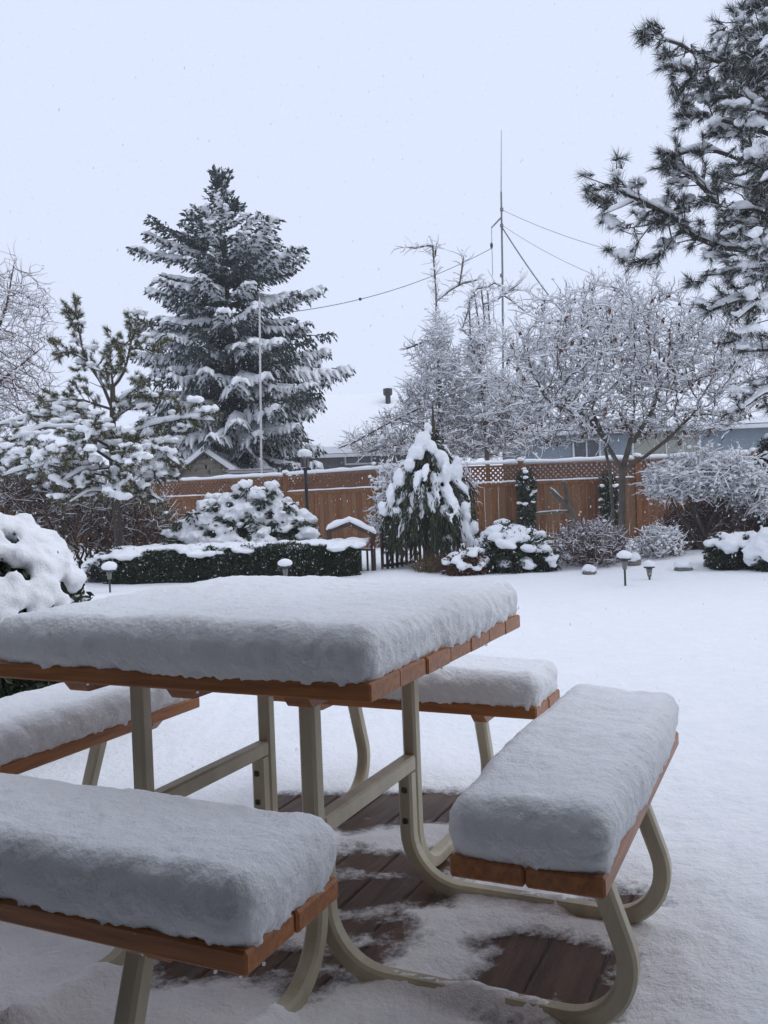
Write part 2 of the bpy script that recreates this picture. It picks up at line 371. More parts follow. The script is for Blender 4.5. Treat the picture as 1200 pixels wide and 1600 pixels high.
def slush():
    n = M['snow_lawn'].node_tree; b = n.nodes['Principled BSDF']; out = n.nodes['Material Output']
    a = n.nodes.new('ShaderNodeAttribute'); a.attribute_name = 'thickness'
    tc = n.nodes.new('ShaderNodeTexCoord'); no = n.nodes.new('ShaderNodeTexNoise'); no.inputs['Scale'].default_value = 55; no.inputs['Detail'].default_value = 6; no.inputs['Roughness'].default_value = .75
    n.links.new(tc.outputs['Object'], no.inputs['Vector'])
    m1 = n.nodes.new('ShaderNodeMath'); m1.operation = 'MULTIPLY_ADD'; m1.inputs[1].default_value = .95; m1.inputs[2].default_value = -.475; n.links.new(no.outputs['Fac'], m1.inputs[0])
    m2 = n.nodes.new('ShaderNodeMath'); m2.operation = 'ADD'; n.links.new(m1.outputs[0], m2.inputs[0]); n.links.new(a.outputs['Fac'], m2.inputs[1])
    r = n.nodes.new('ShaderNodeMapRange'); r.inputs[1].default_value = .28; r.inputs[2].default_value = .78; n.links.new(m2.outputs[0], r.inputs[0])
    t = n.nodes.new('ShaderNodeBsdfTransparent'); mxs = n.nodes.new('ShaderNodeMixShader')
    n.links.new(r.outputs[0], mxs.inputs[0]); n.links.new(t.outputs[0], mxs.inputs[1]); n.links.new(b.outputs[0], mxs.inputs[2]); n.links.new(mxs.outputs[0], out.inputs[0])
slush()

# deck of planks below the snow (bare where the table shelters it)
deck = link('deck', None); deck.matrix_world = TM; tag(deck, 'dark wet brown wooden deck under the picnic table', kind='structure')
pw = 0.142; pme = MB().add(*bevbox(pw-0.006, 3.7, 0.036, 0.004)).mesh('plank', M['deck'])
rg = rs(5)
for i in range(-14, 16):
    o = link('plank', pme, deck); o.location = (i*pw+0.03, -0.35+rg.normal()*0.004, -0.018+rg.normal()*0.0008)

# ------------------------------------------------------------------ picnic table
table = thing('picnic_table', (0, 0, 0), 'square brown plank picnic table with four attached benches on curved cream tube legs', 'picnic table', matrix=TM)
def sweep(path, w, ch=0.007):
    """square tube along a planar path; path (n,3) in a vertical plane"""
    P = np.asarray(path, float); t = nrm(np.gradient(P, axis=0)); pl = nrm(np.cross(P[0]-P[-1], np.array([0, 0, 1.0])))
    b = np.cross(pl, t); h = w/2
    pr = [(-h+ch, -h), (h-ch, -h), (h, -h+ch), (h, h-ch), (h-ch, h), (-h+ch, h), (-h, h-ch), (-h, -h+ch)]
    V = np.stack([P+pl*u+b*v for u, v in pr], 1); n = len(P); k = 8
    i = np.arange(n-1)[:, None]*k+np.arange(k)[None]; j = np.arange(n-1)[:, None]*k+(np.arange(k)[None]+1) % k
    Q = np.stack([i, j, j+k, i+k], -1).reshape(-1, 4)
    return V.reshape(-1, 3), Q, np.arange(k)[None, ::-1], (np.arange(k)+(n-1)*k)[None]
def jpath(r0, ztop, rend, lean=rad(19), R1=0.15, R2=0.13, zf=0.021):
    pts = [(r0, z) for z in np.linspace(ztop, zf+R1, 5)]
    for a in np.linspace(0, math.pi/2, 11)[1:]: pts.append((r0+R1-R1*math.cos(a), zf+R1-R1*math.sin(a)))
    xe = rend-R2
    for x in np.linspace(r0+R1, xe, 5)[1:]: pts.append((x, zf))
    for a in np.linspace(-math.pi/2, lean, 13)[1:]: pts.append((xe+R2*math.cos(a), zf+R2+R2*math.sin(a)))
    x, z = pts[-1]; dz = 0.352-z
    for f in (0.35, 0.7, 1): pts.append((x-math.tan(lean)*dz*f, z+dz*f))
    return np.array(pts)
A_, B_ = 0.24, 0.28
jx = jpath(A_, 0.33, 0.918); jy = jpath(B_, 0.66, 0.925)
for sx in (-1, 1):
    for sy in (-1, 1):
        P = np.stack([np.full(len(jy), sx*A_), sy*jy[:, 0], jy[:, 1]], 1)
        MB().add(*sweep(P, 0.041)).obj('leg', M['tube'], table, False)
        P = np.stack([sx*jx[:, 0], np.full(len(jx), sy*(B_-0.0415)), jx[:, 1]], 1)
        lg = MB().add(*sweep(P, 0.041)).obj('leg', M['tube'], table, False)
        for z in (0.20, 0.285):
            V, Q, Tt = bevbox(0.016, 0.008, 0.016, 0.003, (sx*A_, sy*(B_-0.0415)-0.0225*(1), z))
            MB().add(V, Q, Tt).obj('bolt', M['bolt'], lg)
    MB().add(*bevbox(0.040, 2*B_-0.041, 0.042, 0.005, (sx*A_, 0, 0.352))).obj('stretcher', M['tube'], table)
def cleat(L, w, h):
    V = np.array([[-w/2, -L/2, h/2], [-w/2, L/2, h/2], [-w/2, L/2-0.03, -h/2], [-w/2, -L/2+0.03, -h/2],
                  [w/2, -L/2, h/2], [w/2, L/2, h/2], [w/2, L/2-0.03, -h/2], [w/2, -L/2+0.03, -h/2]])
    return V, np.array([[0, 3, 2, 1], [4, 5, 6, 7], [0, 1, 5, 4], [1, 2, 6, 5], [2, 3, 7, 6], [3, 0, 4, 7]])
top = MB().add(*cleat(0.9, 0.06, 0.036))
cme = top.mesh('cleat', M['table_wood'])
for x in (-0.30, 0.30, 0.0):
    o = link('cleat', cme, table); o.location = (x, 0, 0.682)
SZ = 1.004; nb = 7; bw = SZ/nb
bme = MB().add(*bevbox(SZ, bw-0.0025, 0.038, 0.004)).mesh('tabletop_plank', M['table_wood'])
for i in range(nb):
    o = link('tabletop_plank', bme, table); o.location = (rg.normal()*0.002, -SZ/2+bw*(i+0.5), 0.7195+rg.normal()*0.0006)
BL, BW, BO, BH = 1.001, 0.285, 0.6496, 0.412
bpm = MB().add(*bevbox(BL, BW/2-0.002, 0.038, 0.0045)).mesh('bench_plank', M['table_wood'])
_V, _Q = cleat(BW-0.03, 0.045, 0.03); bcm = MB().add(np.c_[_V[:, 1], _V[:, 0], _V[:, 2]], _Q[:, ::-1]).mesh('cleat', M['table_wood'])
for nm, ang in (('near', -90), ('right', 0), ('far', 90), ('left', 180)):
    bn = bpy.data.objects.new('bench', None); COL.objects.link(bn); bn.parent = table
    bn.matrix_local = Matrix.Rotation(rad(ang), 4, 'Z') @ Matrix.Translation((BO+BW/2, 0, BH-0.019-0.0155))
    for s in (-1, 1):
        o = link('cleat', bcm, bn); o.location = (0, s*0.30, 0)
        o = link('bench_plank', bpm, bn)
        o.matrix_local = Matrix.Translation((s*BW/4, rg.normal()*0.002, 0.0345)) @ Matrix.Rotation(rad(90), 4, 'Z')

# snow slabs on table and benches
def slab(lx, ly, h, r, cell, seed, amp=1.0):
    hx, hy = lx/2, ly/2; nxx, nyy, nz = int(lx/cell), int(ly/cell), int(h/cell)
    u = np.linspace(-hx, hx, nxx+1); v = np.linspace(-hy, hy, nyy+1); w = np.linspace(0, h, nz+1)
    VV = []; QQ = []; n0 = 0
    def grid(Pg, flip):
        nonlocal n0
        a, b = Pg.shape[:2]; i = (np.arange(a-1)[:, None]*b+np.arange(b-1)[None]).ravel()+n0
        q = np.stack([i, i+1, i+b+1, i+b], 1); QQ.append(q[:, ::-1] if flip else q); VV.append(Pg.reshape(-1, 3)); n0 += a*b
    a, b = np.meshgrid(u, v, indexing='ij'); grid(np.stack([a, b, np.full_like(a, h)], -1), True)
    for s in (-1, 1):
        a, b = np.meshgrid(u, w, indexing='ij'); grid(np.stack([a, np.full_like(a, s*hy), b], -1), s < 0)
        a, b = np.meshgrid(v, w, indexing='ij'); grid(np.stack([np.full_like(a, s*hx), a, b], -1), s > 0)
    V = np.concatenate(VV); Q = np.concatenate(QQ)
    key = np.round(V*1e5).astype(np.int64); _, ix, inv = np.unique(key, axis=0, return_index=True, return_inverse=True)
    V = V[ix]; Q = inv.ravel()[Q]
    lo = np.array([-hx+r, -hy+r, -1]); hi = np.array([hx-r, hy-r, h-r]); q = np.clip(V, lo, hi); n = nrm(V-q); V = q+n*r
    S_ = seed*13.7; t = V[:, 2]/h
    side = np.clip(1-n[:, 2], 0, 1)
    d = 0.016*fbm(V*3.1+S_, seed, 2)+0.0030*fbm(V*11+S_, seed+1, 2)+0.0040*fbm(V*27+S_, seed+2, 2)+0.0011*vnoise(V*90+S_, seed+3)+0.0004*rs(seed).normal(size=len(V))
    d = d+side*(0.0030*vnoise(V*34+S_, seed+7)+0.0022*vnoise(V*70+S_, seed+8)+0.012*np.sin(np.clip(t, 0, 1)*math.pi)-0.006)
    low = np.clip(1-t/0.2, 0, 1)*side
    d = d+low*(-0.004+0.012*fbm(V*48+S_, seed+9, 3, .7))
    V = V+n*(d*amp)[:, None]
    V[:, 2] = V[:, 2]+low*0.011*fbm(V*40+S_, seed+11, 3, .7)-0.003
    return V, Q
def snow_slab(name, label, lx, ly, h, r, cell, seed, mtx, clumps=(), group=None):
    mb = MB(); mb.add(*slab(lx, ly, h, r, cell, seed))
    if len(clumps):
        c = np.array([k[:3] for k in clumps]); rr = np.array([[k[3]]*3 for k in clumps]); mb.add(*lumps(c, rr*[1.1, 1, 1.1], 2, seed, 0.5, 2.3))
    o = mb.obj(name, M['snow'], None, True); o.matrix_world = mtx
    return tag(o, label, 'snow', group)
def edge_clumps(lx, ly, n, seed, lowest=-0.016):
    g = rs(seed); out = []
    for _ in range(n):
        s = g.integers(0, 4); u = g.uniform(-1, 1)
        p = {0: (u*lx/2, -ly/2), 1: (u*lx/2, ly/2), 2: (-lx/2, u*ly/2), 3: (lx/2, u*ly/2)}[int(s)]
        out.append((p[0], p[1], g.uniform(lowest, 0.008), g.uniform(0.003, 0.008)))
    return out
snow_slab('table_snow', 'thick soft square of snow piled on the tabletop', 1.008, 1.008, 0.116, 0.042, 0.0062, 1,
          TM @ Matrix.Translation((0, 0, 0.735)))
for k, (ang, lab, h, ex) in enumerate(((-90, 'thick snow bar on the bench opposite the far hedge, clumps clinging to its plank edge', 0.122, [(-.02, -.02, .0, .022)]),
                                  (0, 'thick snow bar on the bench beside the open lawn, above bare deck', 0.122, []),
                                  (90, 'snow bar on the bench on the hedge side of the table', 0.115, []),
                                  (180, 'snow bar on the bench beside the rounded snowy bush', 0.115, []))):
    mtx = TM @ Matrix.Rotation(rad(ang), 4, 'Z') @ Matrix.Translation((BO+BW/2, 0, 0.427)) @ Matrix.Rotation(rad(90), 4, 'Z')
    cl = []
    if k == 0:  # near bench: its outer long edge faces the camera; a stuck snow clump
        cl += [(-0.02, -0.147, -0.002, 0.012), (-0.022, -0.145, 0.012, 0.012), (-0.016, -0.146, 0.004, 0.010)]
    snow_slab('bench_snow', lab, 1.008, 0.293, h, 0.042, 0.0056, 20+k, mtx, cl)
# hanging water drops and one icicle under the plank edges
def drop_mesh():
    V, F = ico(2); V = V.copy(); V[:, 2] *= 1.25; up = V[:, 2] > 0; V[up, :2] *= (1-0.45*V[up, 2:3]); return MB().add(V*0.0032, F).mesh('water_drop', M['water'], True)
dme = drop_mesh(); rg = rs(8)
dl = [(u, -BO-BW+0.004, 0.393) for u in (0.485, 0.44, 0.30)]+[(0.496, -BO-BW+w, 0.393) for w in (0.05, 0.16)]
dl2 = [(0.498, v, 0.7005) for v in (-.12, .2)]+[(u, -0.498, 0.7005) for u in (0.1, -0.2)]
for P, lab in ((dl, 'clear water drop hanging under the plank edge of a bench'), (dl2, 'clear water drop hanging under the tabletop edge')):
    for p in P:
        w = tw([p])[0]; o = link('water_drop', dme); o.location = (w[0], w[1], w[2]-0.0015)
        tag(o, lab, 'water drop', 'bench water drops' if 'bench' in lab else 'tabletop water drops')
print('table', round(time.time()-T0, 1))
# ------------------------------------------------------------------ the house the photograph is taken from (unseen; patio roof and wing added to shade the near side)
hs = thing('shade_house', (0, -0.9, 0), 'unseen house wall with patio roof and side wing added for shade', 'house')
h = MB(); h.add(*box((0, -0.15, 1.45), (16, 0.3, 3.0), 0.01)); h.obj('wall', M['wall'], hs)
h = MB(); h.add(*box((0, 1.0, 2.52), (16, 2.3, 0.16), 0.01)); h.obj('shade_roof', M['wall'], hs)  # unseen roof, added and extended forward to darken the near snow
h = MB(); h.add(*box((0, 1.0, 2.66), (16, 2.34, 0.12), 0.03)); h.obj('snow', M['snow_far'], hs)  # snow on the added roof
h = MB(); h.add(*box((-3.0, 1.85, 1.3), (0.3, 3.7, 2.6), 0.01)); h.obj('shade_wing_wall', M['wall'], hs)  # unseen wing, added to block sky light from the left
h = MB(); h.add(*box((-4.6, 2.93, 2.68), (3.3, 1.5, 0.16), 0.01)); h.obj('shade_wing_roof', M['wall'], hs)  # roof of the added wing
for x in (3.6,):
    h = MB(); h.add(*box((x, 1.9, 1.22), (0.1, 0.1, 2.44), 0.006)); h.obj('post', M['dark_wood'], hs)  # unseen post under the added roof

# ------------------------------------------------------------------ fence
fence = thing('cedar_fence', foot(815, 18.5), 'orange brown board fence with lattice top and snowy cap rail', 'fence')
HF = 1.70
def fpt(px, Y): return foot(px, Y)[:2]
corner = fpt(633, 18.3)
nodes = [fpt(-260, 24.5), fpt(60, 24.0), None, fpt(448, 20.6), corner, fpt(815, 18.5), fpt(997, 18.4), fpt(1179, 18.0), fpt(1380, 17.6), fpt(1560, 17.2)]
nodes[2] = nodes[1]+(nodes[3]-nodes[1])*0.52
FL = np.array(fence.location)
bdm = MB().add(*bevbox(0.136, 0.02, 1.22, 0.003)).mesh('board', M['cedar']); bdm2 = MB().add(*bevbox(0.136, 0.02, 1.22, 0.003)).mesh('board', M['cedar_dark'])
bdm3 = MB().add(*bevbox(0.136, 0.02, 1.22, 0.003)).mesh('board', M['cedar_weathered'])
pm = MB().add(*bevbox(0.11, 0.11, HF+0.08, 0.006)).mesh('post', M['cedar']); rg = rs(12)
capm = MB().add(*lumps([[0, 0, 0.025]], [[0.085, 0.085, 0.05]], 2, 4, 0.15)).mesh('snow_cap', M['snow_far'], True)
for k in range(len(nodes)):
    if k in (0, len(nodes)-1): continue
    o = link('post', pm, fence); o.location = (nodes[k][0]-FL[0], nodes[k][1]-FL[1], (HF+0.08)/2)
    c = link('snow_cap', capm, o); c.location = (0, 0, (HF+0.08)/2)
for k in range(len(nodes)-1):
    a, b = nodes[k], nodes[k+1]; d = b-a; L = float(np.hypot(*d)); an = math.atan2(d[1], d[0]); mid = (a+b)/2
    base = Matrix.Translation((mid[0]-FL[0], mid[1]-FL[1], 0)) @ Matrix.Rotation(an, 4, 'Z')
    Li = L-0.114
    def rail(nm, z, hh, th, m):
        o = MB().add(*bevbox(Li, th, hh, 0.005)).obj(nm, m, fence); o.matrix_local = base @ Matrix.Translation((0, 0, z)); return o
    rail('rail', 1.30, 0.07, 0.05, M['cedar']); rail('rail', HF-0.02, 0.045, 0.06, M['cedar']); rail('rail', 0.12, 0.09, 0.04, M['cedar'])
    # snow along cap rail and mid rail
    for nm, z, wd, hh in (('rail_snow', HF+0.003, 0.045, 0.075), ('rail_snow', 1.335, 0.024, 0.032)):
        n = 40; x = np.linspace(-Li/2, Li/2, n); pp = np.stack([x, 0*x-(0.012 if z < 1.5 else 0), z+0*x+hh*0.3], 1)
        hhh = hh*(1+0.25*vnoise(np.stack([x*4+k*9, 0*x, 0*x], 1), 3)); hhh[[0, -1]] *= 0.3
        o = MB().add(*snow_tubes(pp[None], np.zeros((1, n)), np.full((1, n), wd), hhh[None]*1.1, 8, 0)).obj(nm, M['snow_far'], fence, True); o.matrix_local = base
    nbd = max(1, int(round(Li/0.142))); w = Li/nbd
    for i in range(nbd):
        o = link('board', (bdm, bdm, bdm2, bdm3)[rg.integers(0, 4)], fence)
        o.matrix_local = base @ Matrix.Translation((-Li/2+w*(i+0.5), rg.normal()*0.003, 0.66)) @ Matrix.Scale(w/0.1415, 4, (1, 0, 0))
    # lattice: crossing diagonal laths
    lb = MB(); z0, z1 = 1.336, HF-0.043; hh = z1-z0; sp = 0.105
    for s, yo in ((1, -0.008), (-1, 0.008)):
        x = -Li/2-hh
        while x < Li/2:
            p0 = np.array([x, z0]); p1 = np.array([x+hh, z1])
            if p0[0] < -Li/2: p0 = np.array([-Li/2, z0+(-Li/2-x)])
            if p1[0] > Li/2: p1 = np.array([Li/2, z1-(x+hh-Li/2)])
            if p1[1]-p0[1] > 0.03:
                q = [p0, p1] if s > 0 else [np.array([-p0[0], p0[1]]), np.array([-p1[0], p1[1]])]
                dv = q[1]-q[0]; l = np.hypot(*dv); nn = np.array([-dv[1], dv[0]])/l*0.02
                V = [];
                for yy in (yo-0.004, yo+0.004):
                    for c in (q[0]-nn, q[1]-nn, q[1]+nn, q[0]+nn): V.append([c[0], yy, c[1]])
                lb.add(V, [[0, 1, 2, 3], [7, 6, 5, 4], [0, 4, 5, 1], [2, 6, 7, 3]])
            x += sp
    o = lb.obj('lattice', M['cedar_dark'], fence); o.matrix_local = base; o['kind'] = 'stuff'
print('fence', round(time.time()-T0, 1))

# ------------------------------------------------------------------ neighbouring houses
def prism(pts, y0, y1):
    """pts: list of (x,z) counter clockwise, extruded along y"""
    n = len(pts); V = [(x, y0, z) for x, z in pts]+[(x, y1, z) for x, z in pts]
    Q = [[i, (i+1) % n, (i+1) % n+n, i+n] for i in range(n)]
    return np.array(V, float), np.array(Q), np.array([list(range(n))[::-1]]), np.array([list(range(n, 2*n))])
def window(parent, x, z, w, hgt, y, pane='glass', name='window'):
    f = MB()
    for c, s_ in (((0, 0, hgt/2), (w+0.12, 0.07, 0.06)), ((0, 0, -hgt/2), (w+0.12, 0.09, 0.06)), ((-w/2-0.03, 0.002, 0), (0.06, 0.06, hgt)), ((w/2+0.03, 0.002, 0), (0.06, 0.06, hgt)), ((0, 0.004, 0), (0.04, 0.05, hgt))):
        f.add(*box(c, s_, 0.004))
    fo = f.obj(name, M['frame_white'], parent); fo.location = (x, y, z)
    for sx in (-1, 1):
        p = MB().add(*box((sx*w/4, 0.02, 0), (w/2-0.04, 0.012, hgt-0.06), 0.002)).obj('pane', M[pane], fo)
def siding(parent, x0, x1, z0, z1, y, m, skip=()):
    z = z0
    n = int((z1-z0)/0.18)+1; me = MB().add(*bevbox(x1-x0, 0.03, 0.186, 0.004)).mesh('siding_board', m)
    for i in range(n):
        zz = z0+0.18*(i+0.5)
        if zz > z1: break
        o = link('siding_board', me, parent); o.location = ((x0+x1)/2, y, zz); o.rotation_euler = (rad(-4), 0, 0)
def house(name, label, px0, px1, Y, eave, ridge, depth, wall, ov=0.45, windows=(), snow=0.22):
    a = foot(px0, Y); b = foot(px1, Y); h_ = thing(name, (a+b)/2, label, 'house')
    hw = (b[0]-a[0])/2
    MB().add(*prism([(-hw, 0), (hw, 0), (hw, eave-0.06), (-hw, eave-0.06)], 0.03, depth-0.03)).obj('wall', wall, h_)
    siding(h_, -hw, hw, max(0.2, eave-1.75), eave-0.1, 0.0, wall)
    # roof: ridge parallel to the facade
    sl = (ridge-eave)/(depth/2)
    def roofpoly(t0, t1, o):
        yr = depth/2
        pts = [(-ov-o, eave-sl*(ov+o)+t0), (yr, ridge+t0), (depth+ov+o, eave-sl*(ov+o)+t0), (depth+ov+o, eave-sl*(ov+o)+t1), (yr, ridge+t1), (-ov-o, eave-sl*(ov+o)+t1)]
        return pts
    for nm, t0, t1, o_, m, ex in (('roof', 0.0, 0.14, 0, M['siding_grey'], 0.4), ('roof_snow', 0.145, 0.145+snow, 0.06, M['snow_far'], 0.45)):
        V, Q, c1, c2 = prism(roofpoly(t0, t1, o_), -hw-ex, hw+ex)
        MB().add(V[:, [1, 0, 2]], Q[:, ::-1], c1[:, ::-1], c2[:, ::-1]).obj(nm, m, h_, False)
    g_ = MB().add(*box((0, -ov-0.06, eave-sl*ov+0.03), (2*hw+0.8, 0.1, 0.12), 0.01)).obj('gutter', M['frame_white'], h_)
    for (px, py, w, hg, pane) in windows:
        p = at(px, py, Y); window(h_, p[0]-h_.location[0], p[2], w, hg, -0.05, pane)
    return h_
house('blue_house', 'pale blue clapboard house with snowy roof and wide windows beyond the fence', 835, 1260, 27.5, 3.05, 4.6, 7.0, M['siding_blue'],
      windows=[(916, 702, 0.75, 0.62, 'glass'), (1040, 690, 2.0, 0.8, 'blind'), (1085, 690, 1.2, 0.8, 'blind')][:2], snow=0.2)
gh = house('grey_house', 'low grey house with broad snowy roof behind the spruce', 300, 700, 33, 2.95, 5.1, 8.0, M['siding_grey'], windows=[(560, 712, 0.9, 0.6, 'glass')], snow=0.25)
p = at(606, 618, 36.0); vt = MB(); vt.add(*tubes(np.array([[[0, 0, -0.7], [0, 0, 0.05]]]), np.full((1, 2), 0.11), 10)); vt.add(*tubes(np.array([[[0, 0, 0.0], [0, 0, 0.05], [0, 0, 0.27], [0, 0, 0.3]]]), np.array([[0.15, 0.19, 0.19, 0.05]]), 10, True))
o = vt.obj('chimney_vent', M['black_metal'], gh); o.location = (p[0]-gh.location[0], p[1]-gh.location[1], p[2])
# little gabled shed
sp = foot(324, 23.6); sh = thing('garden_shed', sp, 'small beige gabled shed with snowy roof just behind the fence', 'shed')
za = at(325, 709, 23.6)[2]; ze = at(362, 737, 23.6)[2]; hw = 0.66
MB().add(*prism([(-hw, 0), (hw, 0), (hw, ze), (0, za), (-hw, ze)], 0, 1.0)).obj('wall', M['siding_beige'], sh)
for i in range(6):
    zz = ze-0.35+0.13*i; hx = hw if zz < ze else hw*(za-zz)/(za-ze)
    if hx > 0.08: MB().add(*bevbox(2*hx-0.02, 0.024, 0.124, 0.004, (0, -0.012, zz))).obj('siding_board', M['siding_beige'], sh)
for s_ in (-1, 1):
    u = np.array([s_*(hw+0.14), 0, ze-(za-ze)/hw*0.14]); v = np.array([0, 0, za])
    for nm, t0, t1, m, e in (('roof', 0.01, 0.05, M['siding_grey'], 0.18), ('roof_snow', 0.055, 0.2, M['snow_far'], 0.21)):
        V = [];
        for y in (-e, 1.0+e):
            for q, t in ((u, t0), (v, t0), (v, t1), (u, t1)): V.append([q[0], y, q[2]+t])
        MB().add(V, [[0, 1, 2, 3], [7, 6, 5, 4], [0, 4, 5, 1], [1, 5, 6, 2], [2, 6, 7, 3], [3, 7, 4, 0]]).obj(nm, m, sh)
# lean-to roof right of the shed
lp = foot(392, 22.9); lt = thing('lean_to', lp, 'low flat snowy lean-to roof at the foot of the spruce', 'shed')
zl = at(392, 743, 22.9)[2]
MB().add(*box((0, 0.4, zl/2), (1.0, 0.5, zl), 0.01)).obj('wall', M['siding_beige'], lt)
MB().add(*box((0, 0.5, zl+0.04), (1.25, 0.8, 0.05), 0.01)).obj('roof', M['siding_grey'], lt)
MB().add(*box((0, 0.5, zl+0.13), (1.27, 0.82, 0.1), 0.05)).obj('roof_snow', M['snow_far'], lt, True)

# ------------------------------------------------------------------ masts, wires, lamps
ma = thing('antenna_mast', foot(785, 30), 'tall thin grey antenna mast with whip tip and short side arm', 'antenna'); ml = np.array(ma.location)
q = [at(786, 560, 30), at(785, 420, 30), at(783, 300, 30)]; q.insert(0, foot(787, 30))
MB().add(*tubes(np.array([q])-ml, np.array([[0.04, 0.036, 0.034, 0.03]]), 7)).obj('mast_pole', M['mast'], ma)
MB().add(*tubes(np.array([[at(783, 302, 30), at(783.3, 203, 30)]])-ml, np.array([[0.018, 0.008]]), 5)).obj('whip', M['mast'], ma)
MB().add(*tubes(np.array([[at(783, 340, 30), at(768, 356, 30)]])-ml, np.array([[0.03, 0.026]]), 6)).obj('side_arm', M['mast'], ma)
for y_ in (327, 352, 430): MB().add(*tubes(np.array([[at(784, y_-2, 30), at(784, y_+3, 30)]])-ml, np.array([[0.06, 0.06]]), 7, True)).obj('collar', M['mast'], ma)
def wire(name, pts, r, label, sag=0.0, n=16, m='mast'):
    a, b = np.array(pts[0]), np.array(pts[-1]); t = np.linspace(0, 1, n)[:, None]; P = a+(b-a)*t; P[:, 2] -= sag*4*(t*(1-t))[:, 0]
    o = MB().add(*tubes(P[None], np.full((1, n), r), 4)).obj(name, M[m]); return tag(o, label, 'wire')
wire('guy_rope', [at(785, 356, 30), at(905, 520, 27)], 0.026, 'thick straight guy rope slanting down from the antenna mast', 0.15)
wire('guy_wire', [at(785, 328, 30), at(960, 392, 26)], 0.008, 'hair thin guy wire running from mast collar toward the big pine', 0.1)
wire('guy_wire', [at(785, 352, 30), at(930, 430, 26)], 0.007, 'hair thin lower guy wire running from mast toward the maple', 0.1)
wire('halyard', [at(768, 357, 30), at(772, 520, 30)], 0.010, 'thin rope hanging from the mast side arm', 0.0)
hw_ = wire('antenna_wire', [at(768, 388, 30), at(440, 489, 26)], 0.011, 'sagging wire antenna strung from the mast to the spruce', 0.35, 30)
for t_, px, py in ((0, 549, 477), (1, 768, 384)):
    o = MB().add(*lumps([[0, 0, 0]], [[0.05, 0.05, 0.05]] if t_ == 0 else [[0.05, 0.05, 0.11]], 2, 3, 0.1)).obj('insulator', M['black_metal'], hw_, True); o.location = tuple(at(px, py, 30)) if t_ else tuple(at(768, 388, 30)*.34+at(440, 489, 26)*.66-np.array([0, 0, .35*4*.66*.34]))
fp = thing('flag_pole', foot(407, 22.5), 'slim white pole with pointed tip standing before the spruce', 'pole'); fl = np.array(fp.location)
MB().add(*tubes(np.array([[foot(407, 22.5), at(405.5, 478, 22.5)]])-fl, np.array([[0.03, 0.024]]), 8)).obj('shaft', M['white_paint'], fp, True)
MB().add(*tubes(np.array([[at(405.5, 480, 22.5), at(405.5, 476, 22.5), at(405.5, 472, 22.5), at(405.5, 464, 22.5)]])-fl, np.array([[0.024, 0.042, 0.036, 0.004]]), 8)).obj('finial', M['white_paint'], fp, True)

lpost = thing('lamp_post', foot(480, 15.3), 'black lantern lamp post with snow on its cap, before the cedar fence', 'lamp post'); ll = np.array(lpost.location)
zt = at(477, 731, 15.3)[2]; pb = at(477, 731, 15.3)-ll
MB().add(*tubes(np.array([[[0, 0, 0], [0, 0, 0.5], [pb[0], 0, zt-0.06], [pb[0], 0, zt]]]), np.array([[0.045, 0.033, 0.03, 0.05]]), 8)).obj('post', M['black_metal'], lpost, True)
ln = MB().add(*tubes(np.array([[[0, 0, 0], [0, 0, 0.16]]]), np.array([[0.06, 0.088]]), 6, True)).obj('lantern_glass', M['lens'], lpost); ln.location = (pb[0], 0, zt+0.012)
for i in range(6):
    a_ = i*math.pi/3; MB().add(*tubes(np.array([[[0.062*math.cos(a_), 0.062*math.sin(a_), 0], [0.09*math.cos(a_), 0.09*math.sin(a_), 0.16]]]), np.full((1, 2), 0.007), 4)).obj('rib', M['black_metal'], ln)
c = MB().add(*tubes(np.array([[[0, 0, 0], [0, 0, 0.012], [0, 0, 0.06]]]), np.array([[0.11, 0.11, 0.03]]), 8, True)).obj('lantern_cap', M['black_metal'], lpost); c.location = (pb[0], 0, zt+0.172)
c = MB().add(*lumps([[0, 0, 0.05]], [[0.125, 0.125, 0.09]], 3, 4, 0.12)).obj('snow_cap', M['snow_far'], lpost, True); c.location = (pb[0], 0, zt+0.19)

def path_light(px, pyb, pyt, wpx, label, seed):
    b = ground(px, pyb, 0.05); Y = b[1]; tp = at(px, pyt, Y); hgt = tp[2]-0.05; r = wpx/2*Y/FPX
    b[2] = 0.0; o = thing('path_light', b, label, 'garden light'); hc = hgt-r*0.75+0.05
    MB().add(*tubes(np.array([[[0, 0, 0], [0, 0, hc-0.1]]]), np.full((1, 2), 0.012), 6)).obj('stake', M['black_metal'], o)
    MB().add(*tubes(np.array([[[0, 0, 0], [0, 0, 0.07], [0, 0, 0.105]]])+[0, 0, hc-0.12], np.array([[0.022, 0.034, 0.04]]), 8, True)).obj('lens', M['lens'], o, True)
    MB().add(*tubes(np.array([[[0, 0, 0], [0, 0, 0.008], [0, 0, 0.03]]])+[0, 0, hc-0.015], np.array([[r*0.92, r*0.92, r*0.5]]), 12, True)).obj('shade', M['black_metal'], o)
    MB().add(*lumps([[0, 0, hc+r*0.42]], [[r*.95, r*.95, r*0.66]], 3, seed, 0.12)).obj('snow_cap', M['snow_far'], o, True)
path_light(172, 925, 881, 25, 'mushroom garden light with snow cap standing left of the clipped hedge', 1)
path_light(447, 920, 876, 23, 'mushroom garden light with snow cap right before the clipped hedge', 2)
path_light(977, 914, 864, 23, 'tall slim garden light with snow cap at the lawn edge below the maple', 3)
path_light(1015, 905, 878, 19, 'short garden light with snow cap beside the taller one', 4)
